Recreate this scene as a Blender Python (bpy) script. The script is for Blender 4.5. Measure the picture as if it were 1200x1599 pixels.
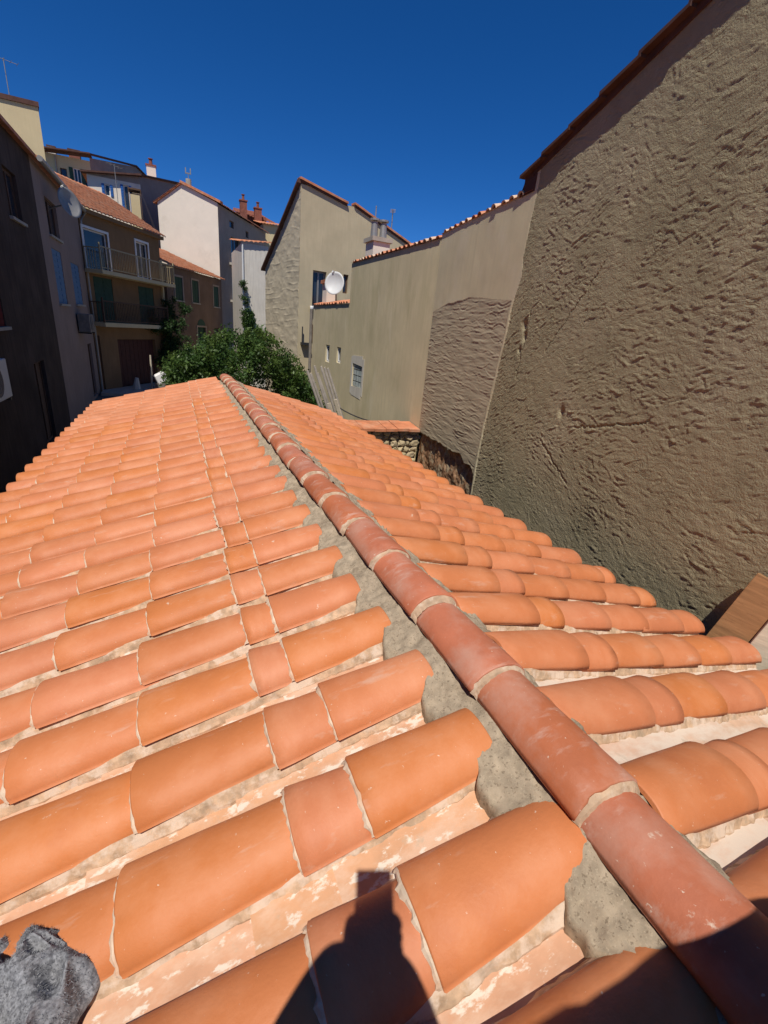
import bpy, bmesh, math, random
import numpy as np
from mathutils import Matrix, Vector, Euler

random.seed(7); rng = np.random.default_rng(7)
R = math.radians
for o in list(bpy.data.objects): bpy.data.objects.remove(o)
S = bpy.context.scene
COL = S.collection

# ------------------------------------------------------------------ camera
cam = bpy.data.cameras.new('camera'); cam_o = bpy.data.objects.new('camera', cam); COL.objects.link(cam_o)
cr = Vector((0.91485818, -0.39306638, 0.09237603)); cu = Vector((0.06503731, 0.36924417, 0.92705388)); cf = Vector((0.39850302, 0.84211494, -0.36337003))
CAM = Vector((0, 0, 3.5))
cam_o.matrix_world = Matrix((( cr.x, cu.x, -cf.x, CAM.x), (cr.y, cu.y, -cf.y, CAM.y), (cr.z, cu.z, -cf.z, CAM.z), (0, 0, 0, 1)))
cam.sensor_fit = 'HORIZONTAL'; cam.sensor_width = 36; cam.lens = 36 * 707 / 1200
cam.clip_start = 0.004; cam.clip_end = 3000
S.camera = cam_o
# ------------------------------------------------------------------ world, sun, exposure
SUN_EL, SUN_AZ = 60.0, 30.5          # light travels towards this azimuth right of +Y
w = bpy.data.worlds.new('World'); S.world = w; w.use_nodes = True
nt = w.node_tree; sky = nt.nodes.new('ShaderNodeTexSky'); sky.sky_type = 'NISHITA'; sky.sun_disc = False
sky.sun_elevation = R(SUN_EL); sky.sun_rotation = R(180 + SUN_AZ); sky.altitude = 300
sky.air_density = 0.6; sky.dust_density = 0.0; sky.ozone_density = 10.0
bg = nt.nodes['Background']; bg.inputs[1].default_value = 0.095
hsv = nt.nodes.new('ShaderNodeHueSaturation'); hsv.inputs['Hue'].default_value = .505; hsv.inputs['Saturation'].default_value = 1.19; hsv.inputs['Value'].default_value = 1.06
nt.links.new(sky.outputs[0], hsv.inputs['Color']); nt.links.new(hsv.outputs[0], bg.inputs[0])
sl = bpy.data.lights.new('sun', 'SUN'); sl.energy = 4.2; sl.angle = R(0.53); sl.color = (1, .955, .88)
so = bpy.data.objects.new('sun', sl); COL.objects.link(so)
LD = Vector((math.sin(R(SUN_AZ)) * math.cos(R(SUN_EL)), math.cos(R(SUN_AZ)) * math.cos(R(SUN_EL)), -math.sin(R(SUN_EL))))
so.rotation_euler = LD.to_track_quat('-Z', 'Y').to_euler(); so.location = (-3, -6, 14)
vs = S.view_settings; vs.view_transform = 'Standard'; vs.look = 'None'; vs.exposure = 0.12; vs.gamma = 1

# ------------------------------------------------------------------ materials
MATS = {}
def mat(name, base, rough=.85, var=.25, scale=6., spots=None, bump=.0, bscale=60., rnd=0., spec=.3, spot_scale=9., spot_lo=.6, spot_hi=.68,
        stretch=(1, 1, 1), metal=0., trans=0., streak=0., scratch=0.):
    m = bpy.data.materials.new(name); m.use_nodes = True; n = m.node_tree.nodes; l = m.node_tree.links
    b = n['Principled BSDF']; b.inputs['Roughness'].default_value = rough; b.inputs['Specular IOR Level'].default_value = spec
    b.inputs['Metallic'].default_value = metal
    tc = n.new('ShaderNodeTexCoord'); vec = tc.outputs['Object']
    oi = n.new('ShaderNodeObjectInfo')
    if rnd:
        mu = n.new('ShaderNodeMath'); mu.operation = 'MULTIPLY'; mu.inputs[1].default_value = 57.; l.new(oi.outputs['Random'], mu.inputs[0])
        va = n.new('ShaderNodeVectorMath'); va.operation = 'ADD'; l.new(vec, va.inputs[0]); l.new(mu.outputs[0], va.inputs[1]); vec = va.outputs[0]
    def mapped(st):
        if st == (1, 1, 1): return vec
        mp = n.new('ShaderNodeMapping'); mp.inputs['Scale'].default_value = st; l.new(vec, mp.inputs[0]); return mp.outputs[0]
    def noise(sc, det=6, st=(1, 1, 1), ro=.6):
        t = n.new('ShaderNodeTexNoise'); t.inputs['Scale'].default_value = sc; t.inputs['Detail'].default_value = det; t.inputs['Roughness'].default_value = ro
        l.new(mapped(st), t.inputs[0]); return t.outputs['Fac']
    def mix(f, a, bb):
        x = n.new('ShaderNodeMix'); x.data_type = 'RGBA'
        if isinstance(f, float): x.inputs[0].default_value = f
        else: l.new(f, x.inputs[0])
        for i, v in ((6, a), (7, bb)):
            if isinstance(v, tuple): x.inputs[i].default_value = (*v, 1)
            else: l.new(v, x.inputs[i])
        return x.outputs[2]
    def ramp(f, lo, hi):
        r = n.new('ShaderNodeMapRange'); r.inputs[1].default_value = lo; r.inputs[2].default_value = hi; l.new(f, r.inputs[0]); return r.outputs[0]
    lo = tuple(c * (1 - var) for c in base); hi = tuple(min(1, c * (1 + var)) for c in base)
    c = mix(ramp(noise(scale, 8, stretch), .3, .7), lo, hi)
    if streak:
        c = mix(ramp(noise(5., 5, (3, 3, .25)), .45, .75), c, tuple(x * (1 - streak) for x in base))
    if rnd:
        hs = n.new('ShaderNodeHueSaturation'); l.new(c, hs.inputs['Color'])
        r1 = n.new('ShaderNodeMapRange'); r1.inputs[3].default_value = 1 - rnd; r1.inputs[4].default_value = 1 + rnd; l.new(oi.outputs['Random'], r1.inputs[0]); l.new(r1.outputs[0], hs.inputs['Value'])
        fr = n.new('ShaderNodeMath'); fr.operation = 'FRACT'; m7 = n.new('ShaderNodeMath'); m7.operation = 'MULTIPLY'; m7.inputs[1].default_value = 7.31
        l.new(oi.outputs['Random'], m7.inputs[0]); l.new(m7.outputs[0], fr.inputs[0])
        r2 = n.new('ShaderNodeMapRange'); r2.inputs[3].default_value = .4975; r2.inputs[4].default_value = .5025; l.new(fr.outputs[0], r2.inputs[0]); l.new(r2.outputs[0], hs.inputs['Hue'])
        r3 = n.new('ShaderNodeMapRange'); r3.inputs[3].default_value = .95; r3.inputs[4].default_value = 1.02; l.new(fr.outputs[0], r3.inputs[0]); l.new(r3.outputs[0], hs.inputs['Saturation'])
        c = hs.outputs[0]
    for sp in (spots or []):
        col, sc, a, d, amt, st = sp
        f = ramp(noise(sc, 5, st, .65), a, d)
        mm = n.new('ShaderNodeMath'); mm.operation = 'MULTIPLY'; mm.inputs[1].default_value = amt; l.new(f, mm.inputs[0])
        c = mix(mm.outputs[0], c, col)
    l.new(c, b.inputs['Base Color'])
    nrm_in = None
    if scratch:
        hs_ = None
        for ang, sd in ((.35, 0), (-.5, 7), (1.2, 13), (.0, 21)):
            mp = n.new('ShaderNodeMapping'); mp.inputs['Rotation'].default_value = (ang, 0, 0); mp.inputs['Scale'].default_value = (9, 14, 48); mp.inputs['Location'].default_value = (sd, sd, sd)
            wv_ = n.new('ShaderNodeTexNoise'); wv_.inputs['Scale'].default_value = 5.; l.new(vec, wv_.inputs[0])
            ad = n.new('ShaderNodeVectorMath'); ad.operation = 'MULTIPLY_ADD'; ad.inputs[1].default_value = (.22, .22, .22); l.new(wv_.outputs['Color'], ad.inputs[0]); l.new(vec, ad.inputs[2])
            l.new(ad.outputs[0], mp.inputs[0])
            t = n.new('ShaderNodeTexNoise'); t.inputs['Scale'].default_value = 1.; t.inputs['Detail'].default_value = 3; l.new(mp.outputs[0], t.inputs[0])
            f = ramp(t.outputs['Fac'], .52, .72)
            gate = n.new('ShaderNodeTexNoise'); gate.inputs['Scale'].default_value = 2.3; gm = n.new('ShaderNodeVectorMath'); gm.operation = 'ADD'; gm.inputs[1].default_value = (sd * 3, 1, sd); l.new(vec, gm.inputs[0]); l.new(gm.outputs[0], gate.inputs[0])
            mu_ = n.new('ShaderNodeMath'); mu_.operation = 'MULTIPLY'; l.new(f, mu_.inputs[0]); l.new(ramp(gate.outputs['Fac'], .50, .62), mu_.inputs[1])
            if hs_ is None: hs_ = mu_.outputs[0]
            else:
                a_ = n.new('ShaderNodeMath'); a_.operation = 'ADD'; l.new(hs_, a_.inputs[0]); l.new(mu_.outputs[0], a_.inputs[1]); hs_ = a_.outputs[0]
        b2 = n.new('ShaderNodeBump'); b2.inputs['Strength'].default_value = 1.; b2.inputs['Distance'].default_value = scratch; b2.invert = True; l.new(hs_, b2.inputs['Height']); nrm_in = b2.outputs[0]
        l.new(nrm_in, b.inputs['Normal'])
    if bump:
        bn = n.new('ShaderNodeBump')
        if nrm_in is not None: l.new(nrm_in, bn.inputs['Normal']); bn.inputs['Strength'].default_value = min(1, bump); bn.inputs['Distance'].default_value = .01
        l.new(noise(bscale, 8, stretch, .65), bn.inputs['Height']); l.new(bn.outputs[0], b.inputs['Normal'])
    if trans:
        tr = n.new('ShaderNodeBsdfTranslucent'); l.new(c, tr.inputs[0]); ms = n.new('ShaderNodeMixShader'); ms.inputs[0].default_value = trans
        l.new(b.outputs[0], ms.inputs[1]); l.new(tr.outputs[0], ms.inputs[2]); l.new(ms.outputs[0], n['Material Output'].inputs[0])
    MATS[name] = m; return m
U3 = (1, 1, 1)
DUST_GLARE = (.58, .36, .25)
mat('cover_clay', (.575, .190, .068), .56, .08, 5., bump=.14, bscale=90., rnd=.05, spec=.32,
    spots=[((.63, .33, .195), 5., .44, .80, .45, (1, 1, 1)), ((.45, .135, .055), 3.5, .56, .75, .4, U3), ((.62, .40, .29), 11., .60, .74, .5, (.5, 2, 1)), ((.76, .62, .48), 85., .69, .71, .7, U3), ((.74, .60, .46), 17., .70, .75, .7, U3)])
mat('cover_clay_far', (.61, .235, .112), .55, .16, 3., bump=.08, bscale=50., spec=.3,
    spots=[(DUST_GLARE, 6., .5, .8, .5, U3), ((.66, .52, .4), 16., .68, .74, .6, U3)])  # paler than the near tiles: dust, plus distance glare put into the colour
mat('ridge_clay', (.49, .150, .068), .58, .14, 5., bump=.2, bscale=80., rnd=.08, spec=.3,
    spots=[((.54, .30, .22), 6., .44, .72, .75, U3), ((.30, .085, .045), 4., .56, .72, .5, U3), ((.58, .38, .30), 12., .58, .72, .6, (2, .5, 1)), ((.72, .60, .48), 70., .67, .70, .7, U3), ((.70, .58, .46), 18., .68, .74, .7, U3)])
mat('channel_clay', (.60, .33, .19), .8, .15, 8., bump=.35, bscale=50., rnd=.08, spec=.2,
    spots=[((.66, .46, .33), 9., .45, .62, .7, (1, 2, 1)), ((.72, .64, .53), 26., .55, .62, .9, (.7, 1.4, 1)), ((.45, .36, .26), 14., .62, .7, .6, U3)])
mat('channel_clay_right', (.60, .40, .28), .85, .15, 8., bump=.35, bscale=50., rnd=.08, spec=.2,
    spots=[((.66, .56, .46), 7., .38, .55, .9, (.6, 1.5, 1)), ((.42, .34, .25), 14., .62, .7, .5, U3)])
mat('mortar', (.36, .285, .20), .95, .30, 30., bump=1., bscale=170., spec=.1, spots=[((.20, .15, .10), 8., .52, .68, .55, U3), ((.42, .33, .23), 45., .58, .66, .6, U3), ((.16, .12, .08), 120., .56, .62, .7, U3), ((.46, .37, .26), 180., .58, .64, .7, U3)])
mat('lime_mortar', (.68, .53, .39), .95, .2, 30., bump=.8, bscale=120., spec=.1, spots=[((.62, .36, .22), 12., .5, .62, .7, U3)])
mat('bed_mortar', (.52, .36, .235), .95, .35, 30., bump=1., bscale=110., spec=.1, spots=[((.68, .54, .42), 14., .48, .58, .85, U3), ((.34, .26, .18), 8., .56, .66, .6, U3)])
mat('joint_grey', (.47, .33, .22), .95, .25, 30., bump=1., bscale=110., spec=.1, spots=[((.60, .47, .35), 18., .5, .62, .8, U3)])
mat('dark_under', (.12, .07, .045), .95)
mat('render_rough', (.375, .32, .195), .95, .16, 2.2, bump=.9, bscale=90., scratch=.0042, spec=.08, spots=[((.36, .30, .185), 1.1, .45, .7, .55, U3), ((.50, .42, .28), .7, .5, .7, .5, U3), ((.55, .47, .33), 14., .6, .75, .5, U3)])
mat('render_smooth', (.70, .61, .39), .95, .07, 3., bump=.25, bscale=60., spec=.08, streak=.08, spots=[((.75, .66, .48), 2., .5, .7, .5, U3)])
mat('render_scored', (.50, .42, .28), .95, .15, 3., bump=1., bscale=26., spec=.08, stretch=(1, 1, 5), spots=[((.45, .375, .26), 1.3, .5, .7, .5, U3)])
mat('rubble_earth', (.36, .20, .11), .95, .5, 14., bump=1., bscale=40., spec=.05, spots=[((.42, .34, .22), 7., .5, .6, .9, U3)])
mat('green_render', (.64, .54, .34), .95, .10, 1.6, bump=.3, bscale=50., spec=.08, streak=.10, spots=[((.42, .36, .20), 1.3, .52, .68, .5, (1.2, 1.2, .5)), ((.50, .44, .25), 1.0, .48, .7, .55, (1, 1, .5)), ((.72, .63, .45), 1.7, .58, .72, .55, (1.5, 1.5, .4))])
mat('stone', (.50, .40, .24), .95, .25, 9., bump=1., bscale=30., rnd=.2, spec=.1)
mat('house_render', (.52, .435, .28), .95, .10, 1.5, bump=.3, bscale=30., spec=.08, streak=.08)
mat('house_render_coursed', (.54, .46, .32), .95, .14, 2., bump=.6, bscale=20., spec=.08, stretch=(1, 1, 2))
mat('white_render', (.78, .69, .57), .95, .05, 1.2, bump=.1, bscale=30., spec=.08, spots=[((.64, .56, .45), 1.0, .55, .7, .5, U3)])
mat('pale_render', (.62, .57, .48), .95, .1, 1.4, bump=.2, bscale=30., spec=.08, streak=.2)
mat('shade_render', (.34, .27, .22), .95, .14, 1.5, bump=.2, bscale=30., spec=.08, streak=.1)  # darker copy of wall colours: shade put into house sides facing away from sun
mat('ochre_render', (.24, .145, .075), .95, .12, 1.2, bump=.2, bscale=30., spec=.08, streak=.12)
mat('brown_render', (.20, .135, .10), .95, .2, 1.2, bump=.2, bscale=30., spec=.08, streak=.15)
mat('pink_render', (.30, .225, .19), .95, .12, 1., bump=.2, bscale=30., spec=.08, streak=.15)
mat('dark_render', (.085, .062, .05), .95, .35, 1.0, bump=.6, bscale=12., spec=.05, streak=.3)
mat('cream_paint', (.62, .50, .29), .9, .06, 1.2, spec=.1, streak=.06)
mat('white_paint', (.74, .72, .68), .7, .06, 3., spec=.2)
mat('concrete', (.40, .36, .30), .95, .15, 4., bump=.3, bscale=40., spec=.1)
mat('glass', (.025, .035, .05), .12, .2, 2., spec=.5)
mat('blue_shutter', (.10, .20, .33), .7, .1, 6., spec=.2)
mat('bright_blue', (.03, .12, .36), .6, .1, 6., spec=.2)
mat('green_shutter', (.035, .075, .05), .7, .15, 6., spec=.2)
mat('wood_frame', (.12, .07, .045), .8, .2, 8., spec=.2)
mat('garage_red', (.085, .03, .022), .7, .15, 6., spec=.2)
mat('orange_wood', (.40, .13, .04), .7, .15, 6., spec=.2)
mat('iron', (.03, .03, .032), .5, .1, 6., spec=.4)
mat('cream_iron', (.40, .325, .19), .6, .05, 6., spec=.3)
mat('zinc', (.30, .29, .27), .5, .15, 6., spec=.4, metal=.4)
mat('brick_red', (.25, .095, .065), .9, .25, 9., bump=.3, bscale=30., spec=.1)
mat('roof_clay', (.52, .20, .10), .85, .28, 5., bump=.2, bscale=40., spec=.15, spots=[((.60, .38, .25), 3., .5, .7, .6, U3)])
mat('verge_clay', (.11, .058, .045), .9, .25, 6., bump=.3, bscale=40., spec=.1)  # clay darkened so the shade at verges and eaves sits in its colour
mat('plank', (.36, .19, .085), .8, .25, 4., bump=.3, bscale=40., spec=.2, stretch=(1, 1, 12), spots=[((.20, .10, .045), 9., .58, .7, .7, (1, 1, 6))])
mat('pale_board', (.56, .48, .36), .85, .2, 6., bump=.3, bscale=40., spec=.15, stretch=(1, 1, 8))
mat('grey_pipe', (.20, .175, .15), .8, .25, 8., spec=.2, bump=.2)
mat('asphalt', (.16, .145, .125), .95, .25, 3., bump=.4, bscale=60., spec=.1, spots=[((.24, .215, .18), 1., .5, .65, .6, U3)])
mat('paving', (.42, .38, .32), .95, .15, 4., bump=.3, bscale=40., spec=.1)
mat('leaf', (.045, .095, .018), .55, .5, 2.6, spec=.35, trans=.3, spots=[((.11, .16, .028), 1.3, .5, .68, .8, U3), ((.02, .05, .014), 2., .55, .7, .8, U3)])
mat('leaf_pale', (.10, .16, .032), .5, .4, 3., spec=.4, trans=.35)
mat('leaf_dark', (.035, .075, .018), .6, .45, 3., spec=.3, trans=.25)
mat('bark', (.09, .065, .045), .95, .3, 12., bump=.8, bscale=40., spec=.1)
mat('fleece', (.24, .24, .25), 1., .45, 160., bump=1., bscale=200., spec=.03, spots=[((.10, .10, .11), 70., .5, .6, .7, U3), ((.34, .34, .35), 110., .58, .66, .6, U3)])
mat('skin', (.50, .29, .20), .6, .08, 6., spec=.3)
mat('hair', (.05, .03, .02), .7, .2, 40., spec=.3)
mat('jacket', (.06, .07, .09), .9, .2, 30., bump=.4, bscale=120., spec=.1)
mat('boot', (.08, .06, .045), .7, .2, 20., spec=.2)
mat('phone_black', (.012, .012, .014), .25, .1, 6., spec=.5)
mat('red_cloth', (.13, .022, .02), .9, .2, 5., spec=.1)
mat('white_plastic', (.68, .67, .63), .5, .05, 5., spec=.3)
mat('dish_grey', (.60, .60, .58), .5, .05, 5., spec=.3)

# ------------------------------------------------------------------ helpers
def new_obj(name, me, m=None, parent=None):
    o = bpy.data.objects.new(name, me); COL.objects.link(o)
    if m is not None and me is not None and not len(me.materials): me.materials.append(MATS[m] if isinstance(m, str) else m)
    if parent is not None:
        o.parent = parent; o.matrix_parent_inverse = Matrix.Translation(-Vector(parent.location))
    return o
def thing(name, label, cat, loc=(0, 0, 0), group=None):
    o = bpy.data.objects.new(name, None); COL.objects.link(o); o.location = loc; o.empty_display_size = .2
    return tag(o, label, cat, group)
def tag(o, label, cat, group=None):
    o['label'] = label; o['category'] = cat
    if group: o['group'] = group
    return o
class MB:
    def __init__(s): s.v = []; s.f = []; s.mi = []
    def poly(s, pts, mi=0):
        i = len(s.v); s.v += [tuple(p) for p in pts]; s.f.append(tuple(range(i, i + len(pts)))); s.mi.append(mi); return s
    def box(s, x0, x1, y0, y1, z0, z1, mi=0):
        return s.hexa([(x0, y0, z0), (x1, y0, z0), (x1, y1, z0), (x0, y1, z0)], [(x0, y0, z1), (x1, y0, z1), (x1, y1, z1), (x0, y1, z1)], mi)
    def hexa(s, b, t, mi=0):
        i = len(s.v); s.v += [tuple(p) for p in b] + [tuple(p) for p in t]; k = len(b)
        s.f.append(tuple(i + j for j in reversed(range(k)))); s.f.append(tuple(i + k + j for j in range(k)))
        for j in range(k): s.f.append((i + j, i + (j + 1) % k, i + k + (j + 1) % k, i + k + j))
        s.mi += [mi] * (k + 2); return s
    def obox(s, c, ax, ay, az, mi=0):
        """box centred at c with half-axis vectors"""
        c, ax, ay, az = Vector(c), Vector(ax), Vector(ay), Vector(az)
        return s.hexa([c - ax - ay - az, c + ax - ay - az, c + ax + ay - az, c - ax + ay - az], [c - ax - ay + az, c + ax - ay + az, c + ax + ay + az, c - ax + ay + az], mi)
    def tube(s, pts, r, seg=8, mi=0, r1=None):
        pts = [Vector(p) for p in pts]; n = len(pts); i0 = len(s.v)
        for k, p in enumerate(pts):
            d = (pts[min(k + 1, n - 1)] - pts[max(k - 1, 0)]).normalized()
            a = d.orthogonal().normalized() if abs(d.z) > .9 else d.cross(Vector((0, 0, 1))).normalized()
            b = d.cross(a); rr = r if r1 is None else r + (r1 - r) * k / max(1, n - 1)
            for q in range(seg):
                t = 2 * math.pi * q / seg; s.v.append(tuple(p + a * math.cos(t) * rr + b * math.sin(t) * rr))
        for k in range(n - 1):
            for q in range(seg):
                s.f.append((i0 + k * seg + q, i0 + k * seg + (q + 1) % seg, i0 + (k + 1) * seg + (q + 1) % seg, i0 + (k + 1) * seg + q)); s.mi.append(mi)
        s.f.append(tuple(i0 + q for q in reversed(range(seg)))); s.f.append(tuple(i0 + (n - 1) * seg + q for q in range(seg))); s.mi += [mi, mi]
        return s
    def mesh(s, name, mats, smooth=False):
        me = bpy.data.meshes.new(name); me.from_pydata(s.v, [], s.f)
        for m in ([mats] if isinstance(mats, str) else mats): me.materials.append(MATS[m])
        if any(s.mi): me.polygons.foreach_set('material_index', s.mi)
        if smooth: me.polygons.foreach_set('use_smooth', [True] * len(s.f))
        me.update(); return me
    def build(s, name, mats, parent=None, smooth=False):
        return new_obj(name, s.mesh(name, mats, smooth), None, parent)
def grid_mesh(name, P, mats, midx=None, keep=None, smooth=True):
    """P: (nu,nv,3) array"""
    nu, nv = P.shape[:2]; idx = np.arange(nu * nv).reshape(nu, nv)
    q = np.stack([idx[:-1, :-1], idx[1:, :-1], idx[1:, 1:], idx[:-1, 1:]], -1).reshape(-1, 4)
    mi = None if midx is None else midx[:-1, :-1].reshape(-1)
    if keep is not None:
        k = keep[:-1, :-1].reshape(-1); q = q[k]; mi = None if mi is None else mi[k]
    me = bpy.data.meshes.new(name); me.vertices.add(nu * nv); me.vertices.foreach_set('co', P.reshape(-1).astype(np.float32))
    me.loops.add(q.size); me.loops.foreach_set('vertex_index', q.reshape(-1).astype(np.int32))
    me.polygons.add(len(q)); me.polygons.foreach_set('loop_start', np.arange(0, q.size, 4, dtype=np.int32))
    for m in ([mats] if isinstance(mats, str) else mats): me.materials.append(MATS[m])
    if mi is not None: me.polygons.foreach_set('material_index', mi.astype(np.int32))
    if smooth: me.polygons.foreach_set('use_smooth', np.ones(len(q), dtype=bool))
    me.update(calc_edges=True); me.validate(); return me
def vnoise(x, y, seed=0):
    """smooth value noise on numpy arrays"""
    xi = np.floor(x).astype(int); yi = np.floor(y).astype(int); fx = x - xi; fy = y - yi
    fx = fx * fx * (3 - 2 * fx); fy = fy * fy * (3 - 2 * fy)
    def h(a, b):
        n = (a * 374761393 + b * 668265263 + seed * 1442695041) & 0x7fffffff
        n = ((n ^ (n >> 13)) * 1274126177) & 0x7fffffff
        return ((n ^ (n >> 16)) & 0xffff) / 65535.
    return (h(xi, yi) * (1 - fx) + h(xi + 1, yi) * fx) * (1 - fy) + (h(xi, yi + 1) * (1 - fx) + h(xi + 1, yi + 1) * fx) * fy
def fbm(x, y, seed=0, o=4):
    s = 0; a = .5
    for k in range(o): s = s + a * vnoise(x * 2 ** k + 17 * k, y * 2 ** k - 9 * k, seed + k); a *= .5
    return s
def n1(x, seed=0): return float(fbm(np.array([x], float), np.array([.37]), seed)[0]) - .47

# ------------------------------------------------------------------ ground
g = MB(); g.poly([(-400, -200, 0), (400, -200, 0), (400, 600, 0), (-400, 600, 0)])
o = g.build('ground', 'asphalt'); o['kind'] = 'structure'
g = MB(); g.hexa([(-3.0, 22.6, 0), (-1.9, 22.6, 0), (-.1, 27.2, 0), (-.6, 28.0, 0), (-3.0, 23.7, 0)], [(-3.0, 22.6, .12), (-1.9, 22.6, .12), (-.1, 27.2, .12), (-.6, 28.0, .12), (-3.0, 23.7, .12)])
o = g.build('pavement', 'paving'); o['kind'] = 'structure'

# ------------------------------------------------------------------ generic wall with openings
class Frame:
    """vertical wall frame: origin (x,y), direction az (deg from +Y towards +X); outward normal is to the right of the direction"""
    def __init__(s, P0, az):
        a = R(az); s.o = Vector((P0[0], P0[1], 0)); s.u = Vector((math.sin(a), math.cos(a), 0)); s.n = Vector((math.cos(a), -math.sin(a), 0))
    def p(s, u, z, d=0): q = s.o + s.u * u + s.n * d; return Vector((q.x, q.y, z))
    def box(s, mb, u0, u1, z0, z1, d0, d1, mi=0):
        return mb.hexa([s.p(u0, z0, d0), s.p(u0, z0, d1), s.p(u1, z0, d1), s.p(u1, z0, d0)], [s.p(u0, z1, d0), s.p(u0, z1, d1), s.p(u1, z1, d1), s.p(u1, z1, d0)], mi)
def facade(mb, fr, L, z0, z1, openings=(), depth=.16, u_start=0, mi=0):
    us = sorted({u_start, L, *[v for o in openings for v in o[:2]]}); zs = sorted({z0, z1, *[v for o in openings for v in o[2:4]]})
    for a, b in zip(us, us[1:]):
        for c, d in zip(zs, zs[1:]):
            um, zm = (a + b) / 2, (c + d) / 2
            if any(o[0] < um < o[1] and o[2] < zm < o[3] for o in openings): continue
            mb.poly([fr.p(a, c), fr.p(b, c), fr.p(b, d), fr.p(a, d)], mi)
    for o in openings:
        a, b, c, d = o[:4]
        for q in (((a, c), (b, c)), ((b, c), (b, d)), ((b, d), (a, d)), ((a, d), (a, c))):
            mb.poly([fr.p(*q[0]), fr.p(*q[0], -depth), fr.p(*q[1], -depth), fr.p(*q[1])], mi)
def window(fr, o, parent, frame='white_paint', pane='glass', shutter=None, surround=None, sill=True, depth=.13, cross=True, name='window', closed=None):
    a, b, c, d = o[:4]; t = .055
    m = MB(); fr.box(m, a, b, c, c + t, -depth, -depth + .05); fr.box(m, a, b, d - t, d, -depth, -depth + .05)
    fr.box(m, a, a + t, c + t, d - t, -depth, -depth + .05); fr.box(m, b - t, b, c + t, d - t, -depth, -depth + .05)
    if cross: fr.box(m, (a + b) / 2 - .03, (a + b) / 2 + .03, c + t, d - t, -depth, -depth + .055)
    w_ = m.build(name, frame, parent)
    fr.box(MB(), 0, 0, 0, 0, 0, 0)
    m = MB(); fr.box(m, a + t, b - t, c + t, d - t, -depth + .012, -depth + .024); m.build('pane', pane, w_)
    if surround:
        m = MB(); s_ = .09
        fr.box(m, a - s_, a, c, d, .0, .025); fr.box(m, b, b + s_, c, d, .0, .025); fr.box(m, a - s_, b + s_, d, d + s_, .0, .028); m.build('surround', surround, w_)
    if sill:
        m = MB(); fr.box(m, a - .08, b + .08, c - .06, c, -.1, .07); m.build('sill', 'concrete', w_)
    if shutter:
        for s0, s1 in ((a - (b - a) / 2 - .02, a - .02), (b + .02, b + (b - a) / 2 + .02)) if not closed else ((a + .01, (a + b) / 2 - .005), ((a + b) / 2 + .005, b - .01)):
            m = MB(); d0, d1 = (.01, .05) if not closed else (-.06, -.02)
            fr.box(m, s0, s1, c, d, d0, d1)
            k = int((d - c) / .16)
            for q in range(k): fr.box(m, s0 + .04, s1 - .04, c + .05 + q * .16, c + .13 + q * .16, d1 - .002, d1 + .012)
            m.build('shutter', shutter, w_)
    return w_
def tile_roof(A, B, Cc, D, name, m, parent, pitch=.22, amp=.045, row=.36, thick=.05):
    """corrugated clay roof: A->B eave, D->C top edge"""
    A, B, Cc, D = map(Vector, (A, B, Cc, D)); n = max(2, int((B - A).length / pitch)); K = 6
    nr = max(1, int((D - A).length / row)); nu = n * K + 1
    us = np.linspace(0, 1, nu); prof = np.abs(np.sin(us * n * math.pi)) ** .8 * amp
    nrm = (B - A).cross(D - A).normalized()
    if nrm.z < 0: nrm = -nrm
    rows = []
    for r_ in range(nr):
        for v, lift in ((r_ / nr, .022), ((r_ + 1) / nr - 1e-4, 0.)): rows.append((v, lift))
    P = np.zeros((nu, len(rows) + 1, 3))
    jit = rng.uniform(-.008, .008, (n + 1, len(rows)))
    for j, (v, lift) in enumerate(rows):
        for i, u in enumerate(us):
            p = A.lerp(B, u).lerp(D.lerp(Cc, u), v) + nrm * (prof[i] + lift + jit[min(n, i // K), j // 2 * 2])
            P[i, j + 1] = p
    P[:, 0] = P[:, 1] - np.array(nrm) * thick
    o = new_obj(name, grid_mesh(name, P, m, smooth=False), None, parent)
    return o

# ================================================================== the tiled roof in the foreground
PIT = R(15); CP, SP, TP = math.cos(PIT), math.sin(PIT), math.tan(PIT)
NL = Vector((-SP, 0, CP)); NR = Vector((SP, 0, CP)); UL = Vector((CP, 0, SP)); UR = Vector((-CP, 0, SP))
XL0, XR0, ZH = .575, 1.005, 2.60      # where the cover heads stop either side of the ridge
SPC = .265
cols = [.69 + SPC * k - (.022 if k < 0 else 0) for k in range(-9, 30)]
def zL(x): return ZH - (XL0 - x) * TP
def zR(x): return ZH - (x - XR0) * TP
def PL(x, y, n=0): return Vector((x, y, zL(x))) + NL * n
def PR(x, y, n=0): return Vector((x, y + .05 * (x - 1.0), zR(x))) + NR * n
def xe(y):
    return float(np.interp(y, [0, 1.05, 1.15, 1.5, 2.2, 3.2, 6.2, 7.6], [2.76, 2.74, 2.66, 2.60, 2.50, 2.40, 2.34, 2.32]))
def xw(y): return float(np.interp(y, [0, 5, 9], [-1.33, -1.32, -1.22]))

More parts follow.
